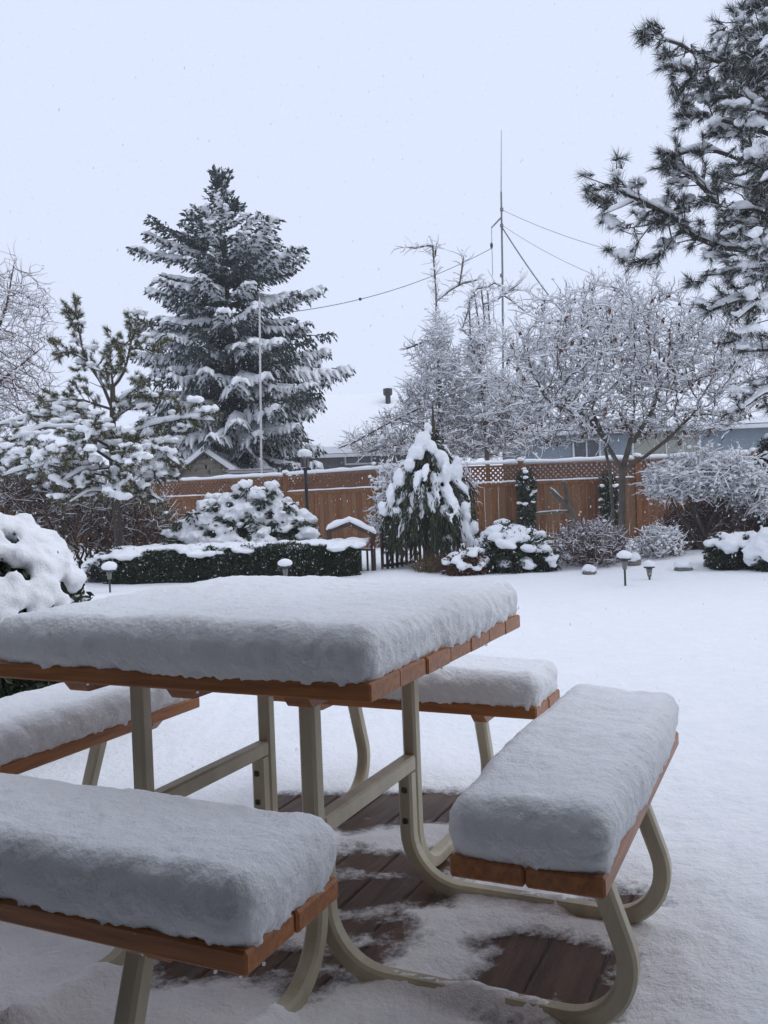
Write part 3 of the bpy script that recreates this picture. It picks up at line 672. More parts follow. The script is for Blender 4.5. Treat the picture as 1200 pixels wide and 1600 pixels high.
def stone(px, py, wpx, hpx, Y, label, seed):
    b = at(px, py, Y); r = wpx/2*Y/FPX; hh = hpx*Y/FPX; b[2] = lawn_z(np.array([b[:2]]))[0]-0.02
    o = thing('garden_stone', b, label, 'stone')
    MB().add(*lumps([[0, 0, hh*0.3]], [[r*0.95, r*0.8, hh*0.45]], 3, seed, 0.2)).obj('rock', M['stone'], o, True)
    MB().add(*lumps([[0, 0, hh*0.68]], [[r*0.98, r*0.85, hh*0.42]], 3, seed+3, 0.15)).obj('snow_cap', M['snow_far'], o, True)
stone(921, 903, 22, 17, 11.3, 'small snow capped stone below the purple twiggy bush', 3)
stone(1068, 897, 30, 16, 11.4, 'low wide snow capped stone right of the garden lights', 6)
stone(991, 892, 24, 20, 11.9, 'round snow capped stone between the two garden lights', 9)

# ------------------------------------------------------------------ gate, pickets
gt = thing('garden_gate', foot(560, 12.3), 'dark wooden garden gate with peaked snow covered top beside the hedge', 'gate'); gl = np.array(gt.location)
def bar(a, b, r, nm, m, parent, l, k=4):
    return MB().add(*tubes(np.array([[np.asarray(a)-l, np.asarray(b)-l]]), np.full((1, 2), r), k, True)).obj(nm, m, parent)
YG = 12.3
for px, pyt in ((514, 826), (582, 834)):
    t_ = at(px, pyt, YG); bar([t_[0], t_[1], 0], t_, 0.034, 'post', M['dark_wood'], gt, gl)
ap = at(546, 818, YG); e0 = at(510, 832, YG); e1 = at(588, 838, YG)
for e in (e0, e1):
    bar(e, ap, 0.03, 'top_beam', M['dark_wood'], gt, gl)
n = 14
for e in (e0, e1):
    P = e+(ap-e)*np.linspace(0, 1, n)[:, None]; hh = 0.085*(1+0.3*vnoise(P*9, 2)); hh[0] *= 0.4
    MB().add(*snow_tubes(P[None]-gl, np.full((1, n), 0.06), np.full((1, n), 0.05), hh[None]*1.1, 8)).obj('beam_snow', M['snow_far'], gt, True)
for i in range(6):
    px = 521+i*10.5; zz = at(px, 858, YG); t_ = [zz[0], YG+0.02, zz[2]]; bar([zz[0], YG+0.02, 0.05], t_, 0.015, 'picket', M['dark_wood'], gt, gl)
for py in (858, 893):
    a, b = at(514, py-1, YG), at(582, py+1, YG); bar(a, b, 0.016, 'rail', M['dark_wood'], gt, gl)
pf = thing('picket_fence', foot(640, 13.2), 'low dark picket fence running from the gate behind the weeping conifer', 'fence'); pl = np.array(pf.location)
a0 = foot(594, 12.6); a1 = foot(712, 14.2)
for i in range(18):
    b = a0+(a1-a0)*i/17; bar(b, b+[0, 0, 0.62+0.02*(i % 3)], 0.022, 'picket', M['dark_wood'], pf, pl)
for z in (0.15, 0.52): bar(a0+[0, 0.03, z], a1+[0, 0.03, z], 0.022, 'rail', M['dark_wood'], pf, pl)
print('hard', round(time.time()-T0, 1))
# ------------------------------------------------------------------ plants: generators
def colonize(roots, attr, step, infl, kill, iters, seed, jit=0.25, trop=(0, 0, 0), maxn=9000):
    """space colonisation; roots: list of polylines (n,3) that already stand. returns positions, parents"""
    g = rs(seed); pos = []; par = []
    for r in roots:
        r = np.asarray(r, float); pk = -1
        L = np.r_[0, np.cumsum(np.linalg.norm(np.diff(r, axis=0), axis=1))]; m = max(2, int(L[-1]/step)+1)
        q = np.stack([np.interp(np.linspace(0, L[-1], m), L, r[:, i]) for i in range(3)], 1)
        if len(pos):
            dd = np.linalg.norm(np.array(pos)-q[0], axis=1); j = int(dd.argmin()); pk = j if dd[j] < step*1.5 else -1
        for p in q: pos.append(p); par.append(pk); pk = len(pos)-1
    global NROOT
    N = np.zeros((maxn, 3)); n = len(pos); NROOT = n; N[:n] = pos; par = list(par); kids = np.zeros(maxn, int)
    A = np.asarray(attr, float); nd = np.full(len(A), 1e9); ni = np.zeros(len(A), int); new0 = 0; tr = np.asarray(trop, float)
    for it in range(iters):
        if n > new0:
            D = np.linalg.norm(A[:, None, :]-N[None, new0:n, :], axis=2); k = D.argmin(1); dm = D[np.arange(len(A)), k]
            u = dm < nd; nd[u] = dm[u]; ni[u] = k[u]+new0
        keep = nd > kill; A = A[keep]; nd = nd[keep]; ni = ni[keep]
        if not len(A): break
        act = (nd < infl) & (kids[ni] < 3)
        if not act.any(): break
        sm = np.zeros((n, 3)); np.add.at(sm, ni[act], nrm(A[act]-N[ni[act]])); idx = np.unique(ni[act])
        d = nrm(nrm(sm[idx])+jit*g.normal(size=(len(idx), 3))+tr); new0 = n; m = min(len(idx), maxn-n)
        if m <= 0: break
        N[n:n+m] = N[idx[:m]]+d[:m]*step; par.extend(idx[:m].tolist()); kids[idx[:m]] += 1; n += m
    return N[:n].copy(), np.array(par[:n])
def pipe(pos, par, r_tip, ex=2.4):
    n = len(pos); w = np.zeros(n); has = np.zeros(n, bool); ch = par >= 0; has[par[ch]] = True
    w[~has] = r_tip**ex
    for i in range(n-1, -1, -1):
        if par[i] >= 0: w[par[i]] += w[i]
    return w**(1/ex), has
def ellip(n, c, r, seed, shell=0.0):
    g = rs(seed); v = nrm(g.normal(size=(n, 3))); u = g.random((n, 1)); rr = (shell+(1-shell)*u)**(1/2.2)
    return np.asarray(c)+v*rr*np.asarray(r)
def woody(o, pos, par, r_tip, bark, twig, snow_w=0.018, snow_h=0.03, cover=0.75, twigs=2, tl=0.16, seed=0, ex=2.4, thick=0.02, droop=0.0, upb=0.4, rmax=None, sm='snow_far', twig_snow=1.0, puff=0.22, rootmin=None):
    """build limbs, twigs and lying snow as parts of thing o"""
    g = rs(seed); l0 = np.array(o.location); pos = pos-l0
    R, has = pipe(pos, par, r_tip, ex)
    if rmax: R = np.minimum(R, rmax)
    if rootmin:
        nr, f0, r0, r1, r2 = rootmin; R[:nr] = np.maximum(R[:nr], r2); R[:f0] = np.maximum(R[:f0], np.linspace(r0, r1, f0))
    e = np.where(par >= 0)[0]; pa = par[e]
    P = np.stack([pos[pa], pos[e]], 1); rp = np.minimum(R[pa], R[e]*1.3)
    RR = np.stack([rp, np.where(has[e], R[e], R[e]*0.5)], 1)
    big = R[e] > thick
    if big.any(): MB().add(*tubes(P[big], RR[big], 7)).obj('trunk', M[bark], o, True)
    tb = MB()
    if (~big).any(): tb.add(*tubes(P[~big], RR[~big], 4))
    # extra fine twigs
    small = e[R[e] < thick*1.2]
    sn = MB(); cl = fbm(pos*2.3+seed, seed, 2); zz = pos[:, 2]; z0_, z1_ = np.percentile(zz, 3), np.percentile(zz, 97); hi = np.clip(.35+.85*(zz-z0_)/max(z1_-z0_, .1), 0, 1.1)
    if twigs and len(small):
        b = np.repeat(small, twigs); bd = nrm(pos[b]-pos[par[b]]); m = len(b)
        d = nrm(bd*0.9+0.8*g.normal(size=(m, 3))+np.array([0, 0, upb])); l = tl*(0.5+1.1*g.random((m, 1)))
        cv = g.normal(size=(m, 3))*.35; pts = [pos[b]]
        for j in range(3):
            d = nrm(d+cv*.5+.28*g.normal(size=d.shape)+np.array([0, 0, .10-droop])); pts.append(pts[-1]+d*l*.33)
        TP = np.stack(pts, 1); tr = np.ones((m, 1))*np.array([[1, .85, .65, .3]])*r_tip*.85
        tb.add(*tubes(TP, tr, 3))
        k = g.random(m) < cover*twig_snow*hi[b]
        if k.any():
            w = snow_w*.62*(0.7+0.5*g.random((k.sum(), 1)))*(.75+.5*g.random((k.sum(), 4)))*np.array([[.9, 1, .95, .45]])
            sn.add(*snow_tubes(TP[k], tr[k], w, w*(snow_h/snow_w)*1.1, 4))
        k = np.where(g.random(m) < cover*puff*hi[b])[0]
        if len(k):
            sn.add(*lumps(TP[k, g.integers(1, 4, len(k))]+[0, 0, snow_h*.4], snow_w*g.uniform(.8, 1.9, (len(k), 1))*np.array([[1.2, 1, .75]]), 1, seed, .35))
    if tb.n: tb.obj('twigs', M[twig], o, True)['kind'] = 'stuff'
    s = np.clip((cl+cover*1.1-0.35)*1.6, 0, 1)*(0.65+0.6*g.random(len(pos)))*np.clip(hi*1.15, 0, 1)
    sw = np.minimum(snow_w+R*0.5, 0.075)*s; sh = np.minimum(snow_h+R*0.4, 0.09)*s
    keep = (sw[e] > 0.003)
    if keep.any():
        sn.add(*snow_tubes(P[keep], RR[keep], np.stack([np.minimum(sw[pa], sw[e]*1.5), sw[e]*np.where(has[e], 1, 0.4)], 1)[keep], np.stack([np.minimum(sh[pa], sh[e]*1.5), sh[e]*np.where(has[e], 1, 0.4)], 1)[keep], 5))
    if sn.n: sn.obj('snow', M[sm], o, True)['kind'] = 'stuff'
    return pos, R

# ------------------------------------------------------------------ the tall spruce behind the fence
def conifer(name, label, px, Y, prof, H, seed, mats, nwh=30, nbr=7, snow=0.8, trunk_px=None, sprig=0.13, sw=0.075):
    g = rs(seed); b = foot(px, Y); o = thing(name, b, label, 'tree')
    lean = np.array([trunk_px[0], 0]) if trunk_px else np.zeros(2)
    zs = H-(H-0.5)*np.linspace(0.0, 1, nwh)**1.05
    tr = np.array([[lean[0]*t, 0, H*t] for t in np.linspace(0, 1, 10)])
    MB().add(*tubes(tr[None], np.linspace(0.2, 0.015, 10)[None], 8)).obj('trunk', M['bark'], o, True)
    br = MB(); nd = MB(); sn = MB()
    pz = np.array([p[0] for p in prof]); pl_ = np.array([p[1] for p in prof]); pr_ = np.array([p[2] for p in prof])
    SP = []; SD = []
    for wi, z0 in enumerate(zs):
        nb_ = nbr if wi > 8 else 6
        for k in range(nb_):
            az = (k+g.uniform(-.35, .35))*2*math.pi/nb_+wi*0.7
            z = z0+g.uniform(-.34, .34)*(1 if wi > 3 else 0.3)
            if z > H: z = H-0.03
            Lp = np.interp(z, pz, pr_ if math.cos(az) > 0 else pl_); Lm = (np.interp(z, pz, pl_)+np.interp(z, pz, pr_))/2
            c2 = abs(math.cos(az)); L = (Lp*c2+Lm*(1-c2))*g.uniform(0.7, 1.05)*(1.2 if g.random() < 0.08 else 1)
            L = max(L, 0.22); f = (H-z)/H
            el = math.radians(np.interp(f, [0, .06, .2, .45, 1], [66, 46, 24, 5, -12])+g.uniform(-8, 8))
            n = 8; s = np.linspace(0, 1, n); dr = np.interp(f, [0, .15, .5, 1], [0.0, 0.14, 0.38, 0.42])*L*g.uniform(.7, 1.3)
            h = np.array([math.cos(az), math.sin(az)]); sd_ = np.array([-h[1], h[0]]); bend = g.uniform(-.15, .15)*L
            Pz = z+math.tan(el)*L*s*(1 if abs(el) < 1 else 0.8)-dr*s**1.5+0.55*dr*s**4
            if el > 1.0: Pz = z+L*1.4*s
            ax = np.c_[h[0]*L*s+sd_[0]*bend*s*s+lean[0]*z/H, h[1]*L*s+sd_[1]*bend*s*s, Pz]
            br.add(*tubes(ax[None], (0.008+0.02*L/3*(1-s*0.85))[None], 4))
            nt_ = max(3, int(L/0.085)); u = np.linspace(0.12, 1.0, nt_); u = np.clip(u+g.uniform(-.02, .02, nt_), 0, 1)
            bp = np.stack([np.interp(u, s, ax[:, i]) for i in range(3)], 1); tg = nrm(np.stack([np.interp(u, s, np.gradient(ax[:, i])) for i in range(3)], 1))
            BP = []
            for sg in (-1, 1):
                side = nrm(np.cross(tg, [0, 0, 1.0]))*sg
                ll_ = (0.12+0.40*L/3*np.sin(np.clip(u, .06, 1)*math.pi*0.92)**.8+0.05)*g.uniform(.6, 1.25, nt_)
                d = nrm(side*0.85+tg*0.7+g.normal(size=tg.shape)*.12)
                hang = np.interp(f, [0, .15, .5, 1], [-.2, .15, .75, 1.0])
                m1 = bp+d*(ll_*0.55)[:, None]; m1[:, 2] -= hang*ll_*0.22
                m2 = bp+d*(ll_*0.85)[:, None]; m2[:, 2] -= hang*ll_*0.75
                BP.append(np.stack([bp, m1, m2], 1))
            BP = np.concatenate(BP)
            # hanging and flat sprigs
            ns = 5
            w = g.random((len(BP), ns))*1.9; i0 = np.minimum(w.astype(int), 1); fr = (w-i0)[..., None]
            A0 = BP[np.arange(len(BP))[:, None], i0]; A1 = BP[np.arange(len(BP))[:, None], i0+1]; pp = A0+(A1-A0)*fr
            dd = nrm(nrm(A1-A0)+0.65*g.normal(size=pp.shape)+[0, 0, -0.35*np.interp(f, [0, .2, 1], [-.8, .4, 1])])
            SP.append(pp.reshape(-1, 3)); SD.append(dd.reshape(-1, 3))
            SP.append(BP[:, 2]); SD.append(nrm(BP[:, 2]-BP[:, 1]))
            e = ax[np.linspace(2, n-1, 8).astype(int)]; SP.append(e); SD.append(nrm(tg[np.linspace(0, len(tg)-1, 8).astype(int)]+g.normal(size=(8, 3))*.35+[0, 0, .2]))
            # snow: on the outer part of the bough and its fingers, in patches
            if g.random() < snow:
                s0 = g.uniform(.15, .45); s1 = g.uniform(.85, 1.0)
                fat = sw*(0.6+0.5*min(L, 2.5)/2.5)*g.uniform(.75, 1.25)
                q = np.linspace(s0, s1, 7); qp = np.stack([np.interp(q, s, ax[:, i]) for i in range(3)], 1)
                ww = fat*np.array([.3, .9, 1.1, 1.15, 1.0, .8, .25])*g.uniform(.75, 1.25, 7)
                sn.add(*snow_tubes(qp[None], np.full((1, 7), .01), ww[None]*1.15, ww[None]*1.15, 7))
                kk = (np.tile(u, 2) > s0) & (g.random(len(BP)) < 0.8)
                if kk.any():
                    w3 = fat*0.95*g.uniform(.6, 1.3, (kk.sum(), 1))*np.array([[0.9, 1.0, 0.45]])
                    sn.add(*snow_tubes(BP[kk], np.full((kk.sum(), 3), .012), w3, w3*1.1, 5))
    SP = np.concatenate(SP); SD = np.concatenate(SD); k = len(SP)
    L_ = sprig*g.uniform(.7, 1.4, k)
    nd.add(*leaves(SP-SD*L_[:, None]*.2, SD, L_*1.1, 0.058, seed))
    br.obj('branches', M['bark'], o, True); nd.obj('crown', M[mats], o); sn.obj('snow', M['snow_far'], o, True)
    return o
YS = 25.5; k_ = YS/FPX
def zs_(py, px=365): return at(px, py, YS)[2]
prof = [(zs_(285), .08, .08), (zs_(300), .16, .16), (zs_(330), .36, .34), (zs_(350), .8, .55), (zs_(372), 1.1, 1.1), (zs_(410), 2.2, 1.6), (zs_(450), 2.05, 2.5), (zs_(500), 2.1, 2.55), (zs_(550), 2.5, 2.95), (zs_(620), 2.6, 2.75), (zs_(680), 2.5, 2.35), (0.5, 2.0, 1.9)]
prof = prof[::-1]
conifer('spruce_tree', 'tall dark spruce with snow laden drooping boughs behind the fence', 372, YS, prof, zs_(288, 346), 7, 'needle_blue', nwh=36, nbr=10, snow=0.66, sw=.11, trunk_px=(at(346, 283, YS)[0]-foot(372, YS)[0],))
print('spruce', round(time.time()-T0, 1))

# ------------------------------------------------------------------ pines built from limbs seen in the picture
def pine(name, label, base, limbs, seed, needle, n_need, nl, shoot, spread, wd, side_len, tuft_sp, snow_p, lump, trunk=None, dens=1.0, twig_r=0.006, droop=0.0, frost=0.12, mid=.8, ztop=99, zlow=-9):
    g = rs(seed); o = thing(name, base, label, 'tree'); l0 = np.array(o.location)
    wb = MB(); TP = []; TD = []; sn = MB(); LC = []; LR = []
    if trunk is not None:
        P, r = trunk; MB().add(*tubes((np.asarray(P)-l0)[None], np.asarray(r)[None], 9)).obj('trunk', M['bark'], o, True)
    for P, r0, sf in limbs:
        P = np.asarray(P, float)-l0; L = np.r_[0, np.cumsum(np.linalg.norm(np.diff(P, axis=0), axis=1))]; n = max(5, int(L[-1]/.12)); t = np.linspace(0, L[-1], n)
        ax = np.stack([np.interp(t, L, P[:, i]) for i in range(3)], 1); ax += np.c_[vnoise(ax*3, seed), vnoise(ax*3, seed+1), vnoise(ax*3, seed+2)]*0.03*np.linspace(0, 1, n)[:, None]
        wb.add(*tubes(ax[None], (r0*(1-0.75*np.linspace(0, 1, n)))[None], 5))
        tg = nrm(np.gradient(ax, axis=0))
        # snow on the limb itself
        if sf > 0:
            w = np.minimum(lump*0.8, r0+0.03)*np.clip(vnoise(ax*4+seed, seed+4)+sf, 0, 1.2); w[[0, -1]] *= .3
            sn.add(*snow_tubes(ax[None], np.full((1, n), r0*.6), w[None], w[None]*1.3, 7))
        nsd = int(L[-1]/tuft_sp*dens); u = np.sort(g.uniform(.12 if r0 < .05 else .3, 1, nsd)); 
        b = np.stack([np.interp(u*L[-1], t, ax[:, i]) for i in range(3)], 1); bt = nrm(np.stack([np.interp(u*L[-1], t, tg[:, i]) for i in range(3)], 1))
        sd_ = nrm(np.cross(bt, g.normal(size=bt.shape)))
        d = nrm(bt*0.75+sd_*0.9+np.array([0, 0, .15])); ll_ = side_len*g.uniform(.35, 1.2, nsd)*np.clip(1.25-u*.7, .3, 1.2)
        m1 = b+d*(ll_*.5)[:, None]; d2 = nrm(d+0.25*g.normal(size=d.shape)+[0, 0, .12]); m2 = m1+d2*(ll_*.5)[:, None]
        SB = np.stack([b, m1, m2], 1); wb.add(*tubes(SB, np.array([[1.2, .9, .6]])*twig_r*np.ones((nsd, 1)), 3))
        TP += [m2]; TD += [d2]
        for fr in (0.35, 0.65, 0.85):
            q = b+(m1-b)*min(fr*2, 1)+(m2-m1)*max(fr*2-1, 0); kq = g.random(nsd) < mid
            qd = nrm(d+0.6*g.normal(size=d.shape)+[0, 0, .25]); TP.append((q+qd*shoot*.6)[kq]); TD.append(qd[kq])
        TP.append(ax[-1:]); TD.append(tg[-1:]); q = ax[n//2:]; q_ = g.random(len(q)) < mid; TP.append(q[q_]); TD.append(nrm(tg[n//2:]+.5*g.normal(size=q.shape)+[0, 0, .3])[q_])
    TP = np.concatenate(TP); TD = np.concatenate(TD); m = len(TP)
    TD = nrm(TD+[0, 0, -droop]+.2*g.normal(size=TD.shape))
    nd = MB().add(*needles(TP, TD, n_need, nl, spread, shoot, wd, seed))
    sn.add(*needles(TP+[0, 0, .012], nrm(TD+[0, 0, .5]), max(2, int(n_need*frost)), nl*.7, spread*.9, shoot, wd*1.6, seed+9))
    k = g.random(m) < snow_p*np.clip(0.9+0.8*fbm(TP*1.6+seed, seed, 2), 0.1, 1.3)*np.where(TP[:, 2] > ztop, .3, 1)*np.where(TP[:, 2] < zlow, 2.4, 1)
    c = TP[k]-TD[k]*shoot*.3+np.array([0, 0, lump*.4]); r = lump*g.uniform(.5, 1.25, (k.sum(), 1))*np.array([[1.15, .95, .6]])
    ls = MB().add(*lumps(c, r, 2, seed, 0.45, 2.2)); nn = g.integers(0, 3, len(c)); c2 = np.repeat(c, nn, 0); r2 = np.repeat(r, nn, 0)*g.uniform(.4, .75, (len(c2), 1)); c2 = c2+g.normal(size=c2.shape)*np.repeat(r, nn, 0)*[.9, .9, .5]
    ls.add(*lumps(c2, r2, 2, seed+4, .4)); ls = remesh(ls, lump*.24, 1, lump*.24, 1.7/lump, seed); sn.V += ls.V; sn.F += [f+sn.n for f in ls.F]; sn.n += ls.n
    wb.obj('branches', M['bark'], o, True); nd.obj('needles', M[needle], o); sn.obj('snow', M['snow_far'], o, True)
    return o, TP+l0

# young pine left
YP = 13.6; g = rs(41)
def pp(*a, Y=YP, dz=0.0): return [at(x, y, Y+dy) for x, y, dy in a]
base = foot(186, YP)
trunk = (np.array([base, at(182, 800, YP), at(176, 720, YP), at(176, 640, YP), at(176, 600, YP)]), [.075, .065, .055, .045, .035])
limbs = []
def lb(pts, r=.02, sf=.7, Y=YP): limbs.append((np.array([at(x, y, Y+dy) for x, y, dy in pts]), r, sf))
lb([(176, 640, 0), (160, 600, .05), (140, 570, .1), (128, 540, .1), (121, 505, .1), (117, 474, .1)], .03, .1)     # left leader
lb([(176, 605, 0), (190, 590, -.05), (200, 560, -.1), (206, 525, -.1), (216, 484, -.1)], .028, .1)                   # right leader
lb([(176, 600, 0), (172, 560, .1), (172, 545, .1)], .02, .3)
lb([(206, 530, -.1), (190, 540, -.3), (178, 535, -.4)], .014, .4); lb([(203, 545, -.1), (225, 545, -.2), (240, 552, -.3)], .014, .6)
lb([(138, 565, .1), (110, 548, 0), (84, 552, -.1)], .016, .8); lb([(138, 570, .1), (155, 580, -.2), (165, 575, -.3)], .014, .8)
lb([(176, 640, 0), (130, 625, -.2), (95, 625, -.3), (66, 629, -.5)], .022, .6)
lb([(176, 655, 0), (215, 630, -.2), (250, 618, -.3)], .022, .9); lb([(176, 640, 0), (200, 615, -.5), (225, 600, -.8)], .02, .8)
lb([(176, 690, 0), (235, 665, -.2), (290, 655, -.4), (336, 658, -.5)], .03, 1.0)
lb([(176, 715, 0), (215, 690, -.3), (255, 705, -.5), (280, 725, -.7)], .032, 1.1)
lb([(176, 700, 0), (120, 670, -.4), (70, 668, -.6), (15, 690, -.8)], .032, 1.1)
lb([(176, 720, 0), (130, 690, -.7), (90, 700, -1.1), (50, 720, -1.3)], .03, 1.1)
lb([(176, 680, 0), (140, 650, .6), (60, 650, 1.0), (-30, 670, 1.2)], .03, 1.1)
lb([(178, 730, 0), (200, 700, -.9), (215, 700, -1.4), (222, 725, -1.6)], .028, 1.1)
lb([(176, 690, 0), (150, 670, -.9), (140, 680, -1.4), (130, 715, -1.6)], .028, 1.1)
lb([(178, 720, 0), (210, 690, .8), (260, 690, 1.3)], .026, .9); lb([(178, 740, 0), (230, 730, -.3), (265, 742, -.6)], .024, .9)
lb([(176, 730, 0), (130, 735, -.5), (85, 760, -.8)], .024, .9); lb([(176, 700, 0), (100, 700, .3), (20, 712, .4), (-40, 740, .4)], .028, 1.1)
lb([(180, 770, 0), (140, 765, -.5), (100, 790, -.9)], .02, 1); lb([(182, 780, 0), (225, 765, -.4), (255, 785, -.7)], .02, 1); lb([(180, 750, 0), (190, 745, -.9), (185, 775, -1.3)], .02, 1)
lb([(178, 760, 0), (120, 745, .4), (50, 765, .6)], .02, 1); lb([(178, 745, 0), (70, 725, -.2), (5, 745, -.3)], .024, 1)
pine('young_pine', 'young pine with two yellow green leaders and heavy snow on low boughs', base, limbs, 42, 'needle_yellow', 64, .085, .11, .62, .006, .42, .08, .28, .075, trunk, frost=.12, droop=.1, ztop=at(180, 630, YP)[2])
print('pine1', round(time.time()-T0, 1))

# big pine at the right, trunk just beyond the picture's edge
YB = 10.2; limbs = []; g = rs(50)
base = foot(1330, YB+.4)
trunk = (np.array([base, at(1330, 560, YB+.4), at(1300, 250, YB+.4), at(1285, -120, YB+.4), at(1275, -420, YB+.4)]), [.24, .2, .17, .12, .05])
def lb2(pts, r=.03, sf=.5): limbs.append((np.array([at(x+36*(1-min(1, max(0, (x-905)/280))), y, YB+dy) for x, y, dy in pts]), r, sf+.15))
lb2([(1300, 170, .4), (1200, 120, .2), (1150, 105, 0), (1117, 96, 0), (1066, 81, -.1), (1042, 67, -.1), (985, 58, -.1)], .045, .5)
lb2([(1066, 81, -.1), (1078, 100, -.15), (1066, 128, -.2)], .012, .1); lb2([(1055, 76, -.1), (1050, 95, -.2), (1025, 112, -.3)], .012, .3)
lb2([(1320, 430, .4), (1220, 395, .2), (1162, 390, 0), (1120, 387, 0), (1072, 369, -.1), (1036, 345, -.1), (1000, 324, -.1), (967, 312, -.1), (930, 300, -.1)], .055, .7)
lb2([(967, 312, -.1), (945, 290, -.1), (922, 268, -.1)], .016, .4); lb2([(960, 314, -.1), (935, 325, -.2), (906, 335, -.2)], .016, .9); lb2([(1010, 330, -.1), (985, 360, -.1), (940, 412, -.1)], .014, .2)
lb2([(1020, 338, -.1), (1030, 375, -.2), (1005, 415, -.2)], .012, .1)
lb2([(1160, 378, .1), (1138, 354, .1), (1102, 312, .1), (1075, 285, 0), (1040, 262, 0), (995, 268, 0)], .04, .3)
lb2([(1320, 330, .4), (1240, 290, .2), (1160, 250, 0), (1110, 235, 0), (1060, 236, -.1), (1020, 250, -.1)], .045, .3)
lb2([(1310, 260, .4), (1220, 215, .3), (1140, 190, .1), (1090, 185, .1), (1040, 180, 0)], .045, .3)
lb2([(1310, 230, .4), (1230, 165, .3), (1150, 145, .2), (1090, 150, .1), (1055, 160, .1)], .04, .4)
lb2([(1300, 130, .4), (1220, 70, .3), (1160, 40, .2), (1135, 12, .1)], .045, .4); lb2([(1295, 60, .4), (1220, 10, .2), (1150, -20, .1)], .045, .6)
lb2([(1300, 100, .4), (1230, 60, 1), (1180, 60, 1.4), (1140, 75, 1.6)], .04, .4)
lb2([(1320, 400, .4), (1250, 330, .9), (1180, 300, 1.3), (1120, 280, 1.5)], .04, .3); lb2([(1320, 300, .4), (1240, 230, 1), (1170, 210, 1.4), (1110, 215, 1.6)], .04, .3)
lb2([(1320, 440, .4), (1230, 350, -.5), (1180, 330, -.8), (1130, 330, -1)], .04, .5); lb2([(1320, 300, .4), (1250, 190, -.5), (1200, 165, -.8), (1165, 175, -1)], .04, .9)
lb2([(1325, 500, .4), (1250, 440, -.4), (1200, 420, -.6), (1150, 425, -.8)], .045, .9); lb2([(1320, 470, .4), (1230, 430, .5), (1160, 420, .8), (1090, 430, .9)], .045, .6)
lb2([(1330, 560, .4), (1260, 500, .2), (1200, 470, .1), (1140, 470, 0), (1090, 490, 0)], .045, .9)
lb2([(1330, 620, .4), (1260, 570, .3), (1200, 545, .2), (1150, 550, .1)], .045, .9); lb2([(1330, 520, .4), (1250, 470, -.5), (1190, 470, -.8), (1150, 500, -.9)], .04, 1); lb2([(1330, 680, .4), (1260, 630, .2), (1200, 610, .1), (1150, 640, 0)], .045, 1.0)
lb2([(1310, 380, .4), (1250, 290, -.8), (1215, 270, -1.2), (1185, 290, -1.4)], .04, 1.0)
lb2([(1325, 480, .4), (1250, 380, -.9), (1215, 370, -1.3), (1180, 400, -1.5)], .04, 1.0); lb2([(1310, 200, .4), (1240, 90, -.8), (1210, 60, -1.1), (1180, 80, -1.3)], .04, 1.0)
for i in range(9):
    y0 = g.uniform(-40, 480); x1 = g.uniform(1125, 1185); y1 = y0-g.uniform(-10, 60); dy = g.uniform(-1.0, 1.2)
    lb2([(1320, y0+90, .4), (1250, y0+30, dy*.6), (1205, y0, dy), (x1, y1+30, dy*1.2)], .03, .8)
pine('large_pine', 'large dark long needled pine reaching in over the garden, lightly snowed', base, limbs, 52, 'needle', 76, .14, .17, .5, .005, .5, .12, .19, .075, trunk, twig_r=.008, droop=.4, frost=.2, mid=.5, zlow=at(1150, 400, YB)[2])
print('pine2', round(time.time()-T0, 1))

# ------------------------------------------------------------------ bare trees
def env(blobs, n, Y, dY, seed):
    """attractors: blobs (px,py,rx,ry) in the picture at depth Y, depth radius dY"""
    g = rs(seed); tot = sum(b[2]*b[3] for b in blobs); out = []
    for i, b in enumerate(blobs):
        m = int(n*b[2]*b[3]/tot); v = nrm(g.normal(size=(m, 3)))*(g.random((m, 1))**(1/2.4))
        yy = Y+v[:, 1]*dY; c = np.array([at(b[0]+v[j, 0]*b[2], b[1]-v[j, 2]*b[3], Y) for j in range(m)])
        c[:, 1] = yy; out.append(c)
    return np.concatenate(out)
YM = 14.2
o = thing('japanese_maple', foot(968, YM), 'spreading snow covered maple with brown leftover leaves and pale forked trunk', 'tree')
A = env([(930, 560, 175, 120), (850, 610, 100, 80), (1020, 580, 110, 110), (960, 500, 110, 70), (900, 655, 110, 36), (1055, 672, 95, 26), (885, 688, 60, 18), (1130, 560, 85, 115)], 1900, YM, 1.5, 61)
A = A[(A[:, 2] > 1.78)]
fk = at(972, 735, YM)
roots = [[foot(968, YM), at(972, 800, YM), fk, at(985, 690, YM), at(990, 650, YM-.1)], [fk, at(945, 690, YM+.1), at(925, 640, YM+.2)], [fk, at(1010, 712, YM-.2), at(1045, 685, YM-.3), at(1075, 655, YM-.4)],
         [foot(955, YM+.1), at(957, 790, YM+.1), at(952, 730, YM+.1), at(940, 680, YM+.3), at(905, 640, YM+.4)], [at(990, 690, YM), at(1020, 640, YM+.4), at(1030, 600, YM+.6)], [at(925, 655, YM+.2), at(880, 640, YM-.2), at(850, 620, YM-.4)]]
pos, par = colonize(roots, A, .09, .8, .15, 120, 62, .22, (0, 0, .05))
lp_, R_ = woody(o, pos, par, .0046, 'bark_grey', 'twig', .0175, .032, .85, 3, .24, 63, 2.45, .014, droop=.05, puff=.36, rmax=.06, rootmin=(NROOT, 20, .058, .045, .02))
g = rs(64); tip = lp_[R_ < .008]; tip = tip[g.choice(len(tip), 420)]; c = np.repeat(tip, 2, 0)+g.normal(size=(840, 3))*.025
MB().add(*leaves(c, g.normal(size=c.shape)*.5+[0, 0, -1], g.uniform(.05, .10, 840), .045, 65)).obj('dried_leaves', M['leaf_dry'], o)
print('maple', len(pos), round(time.time()-T0, 1))

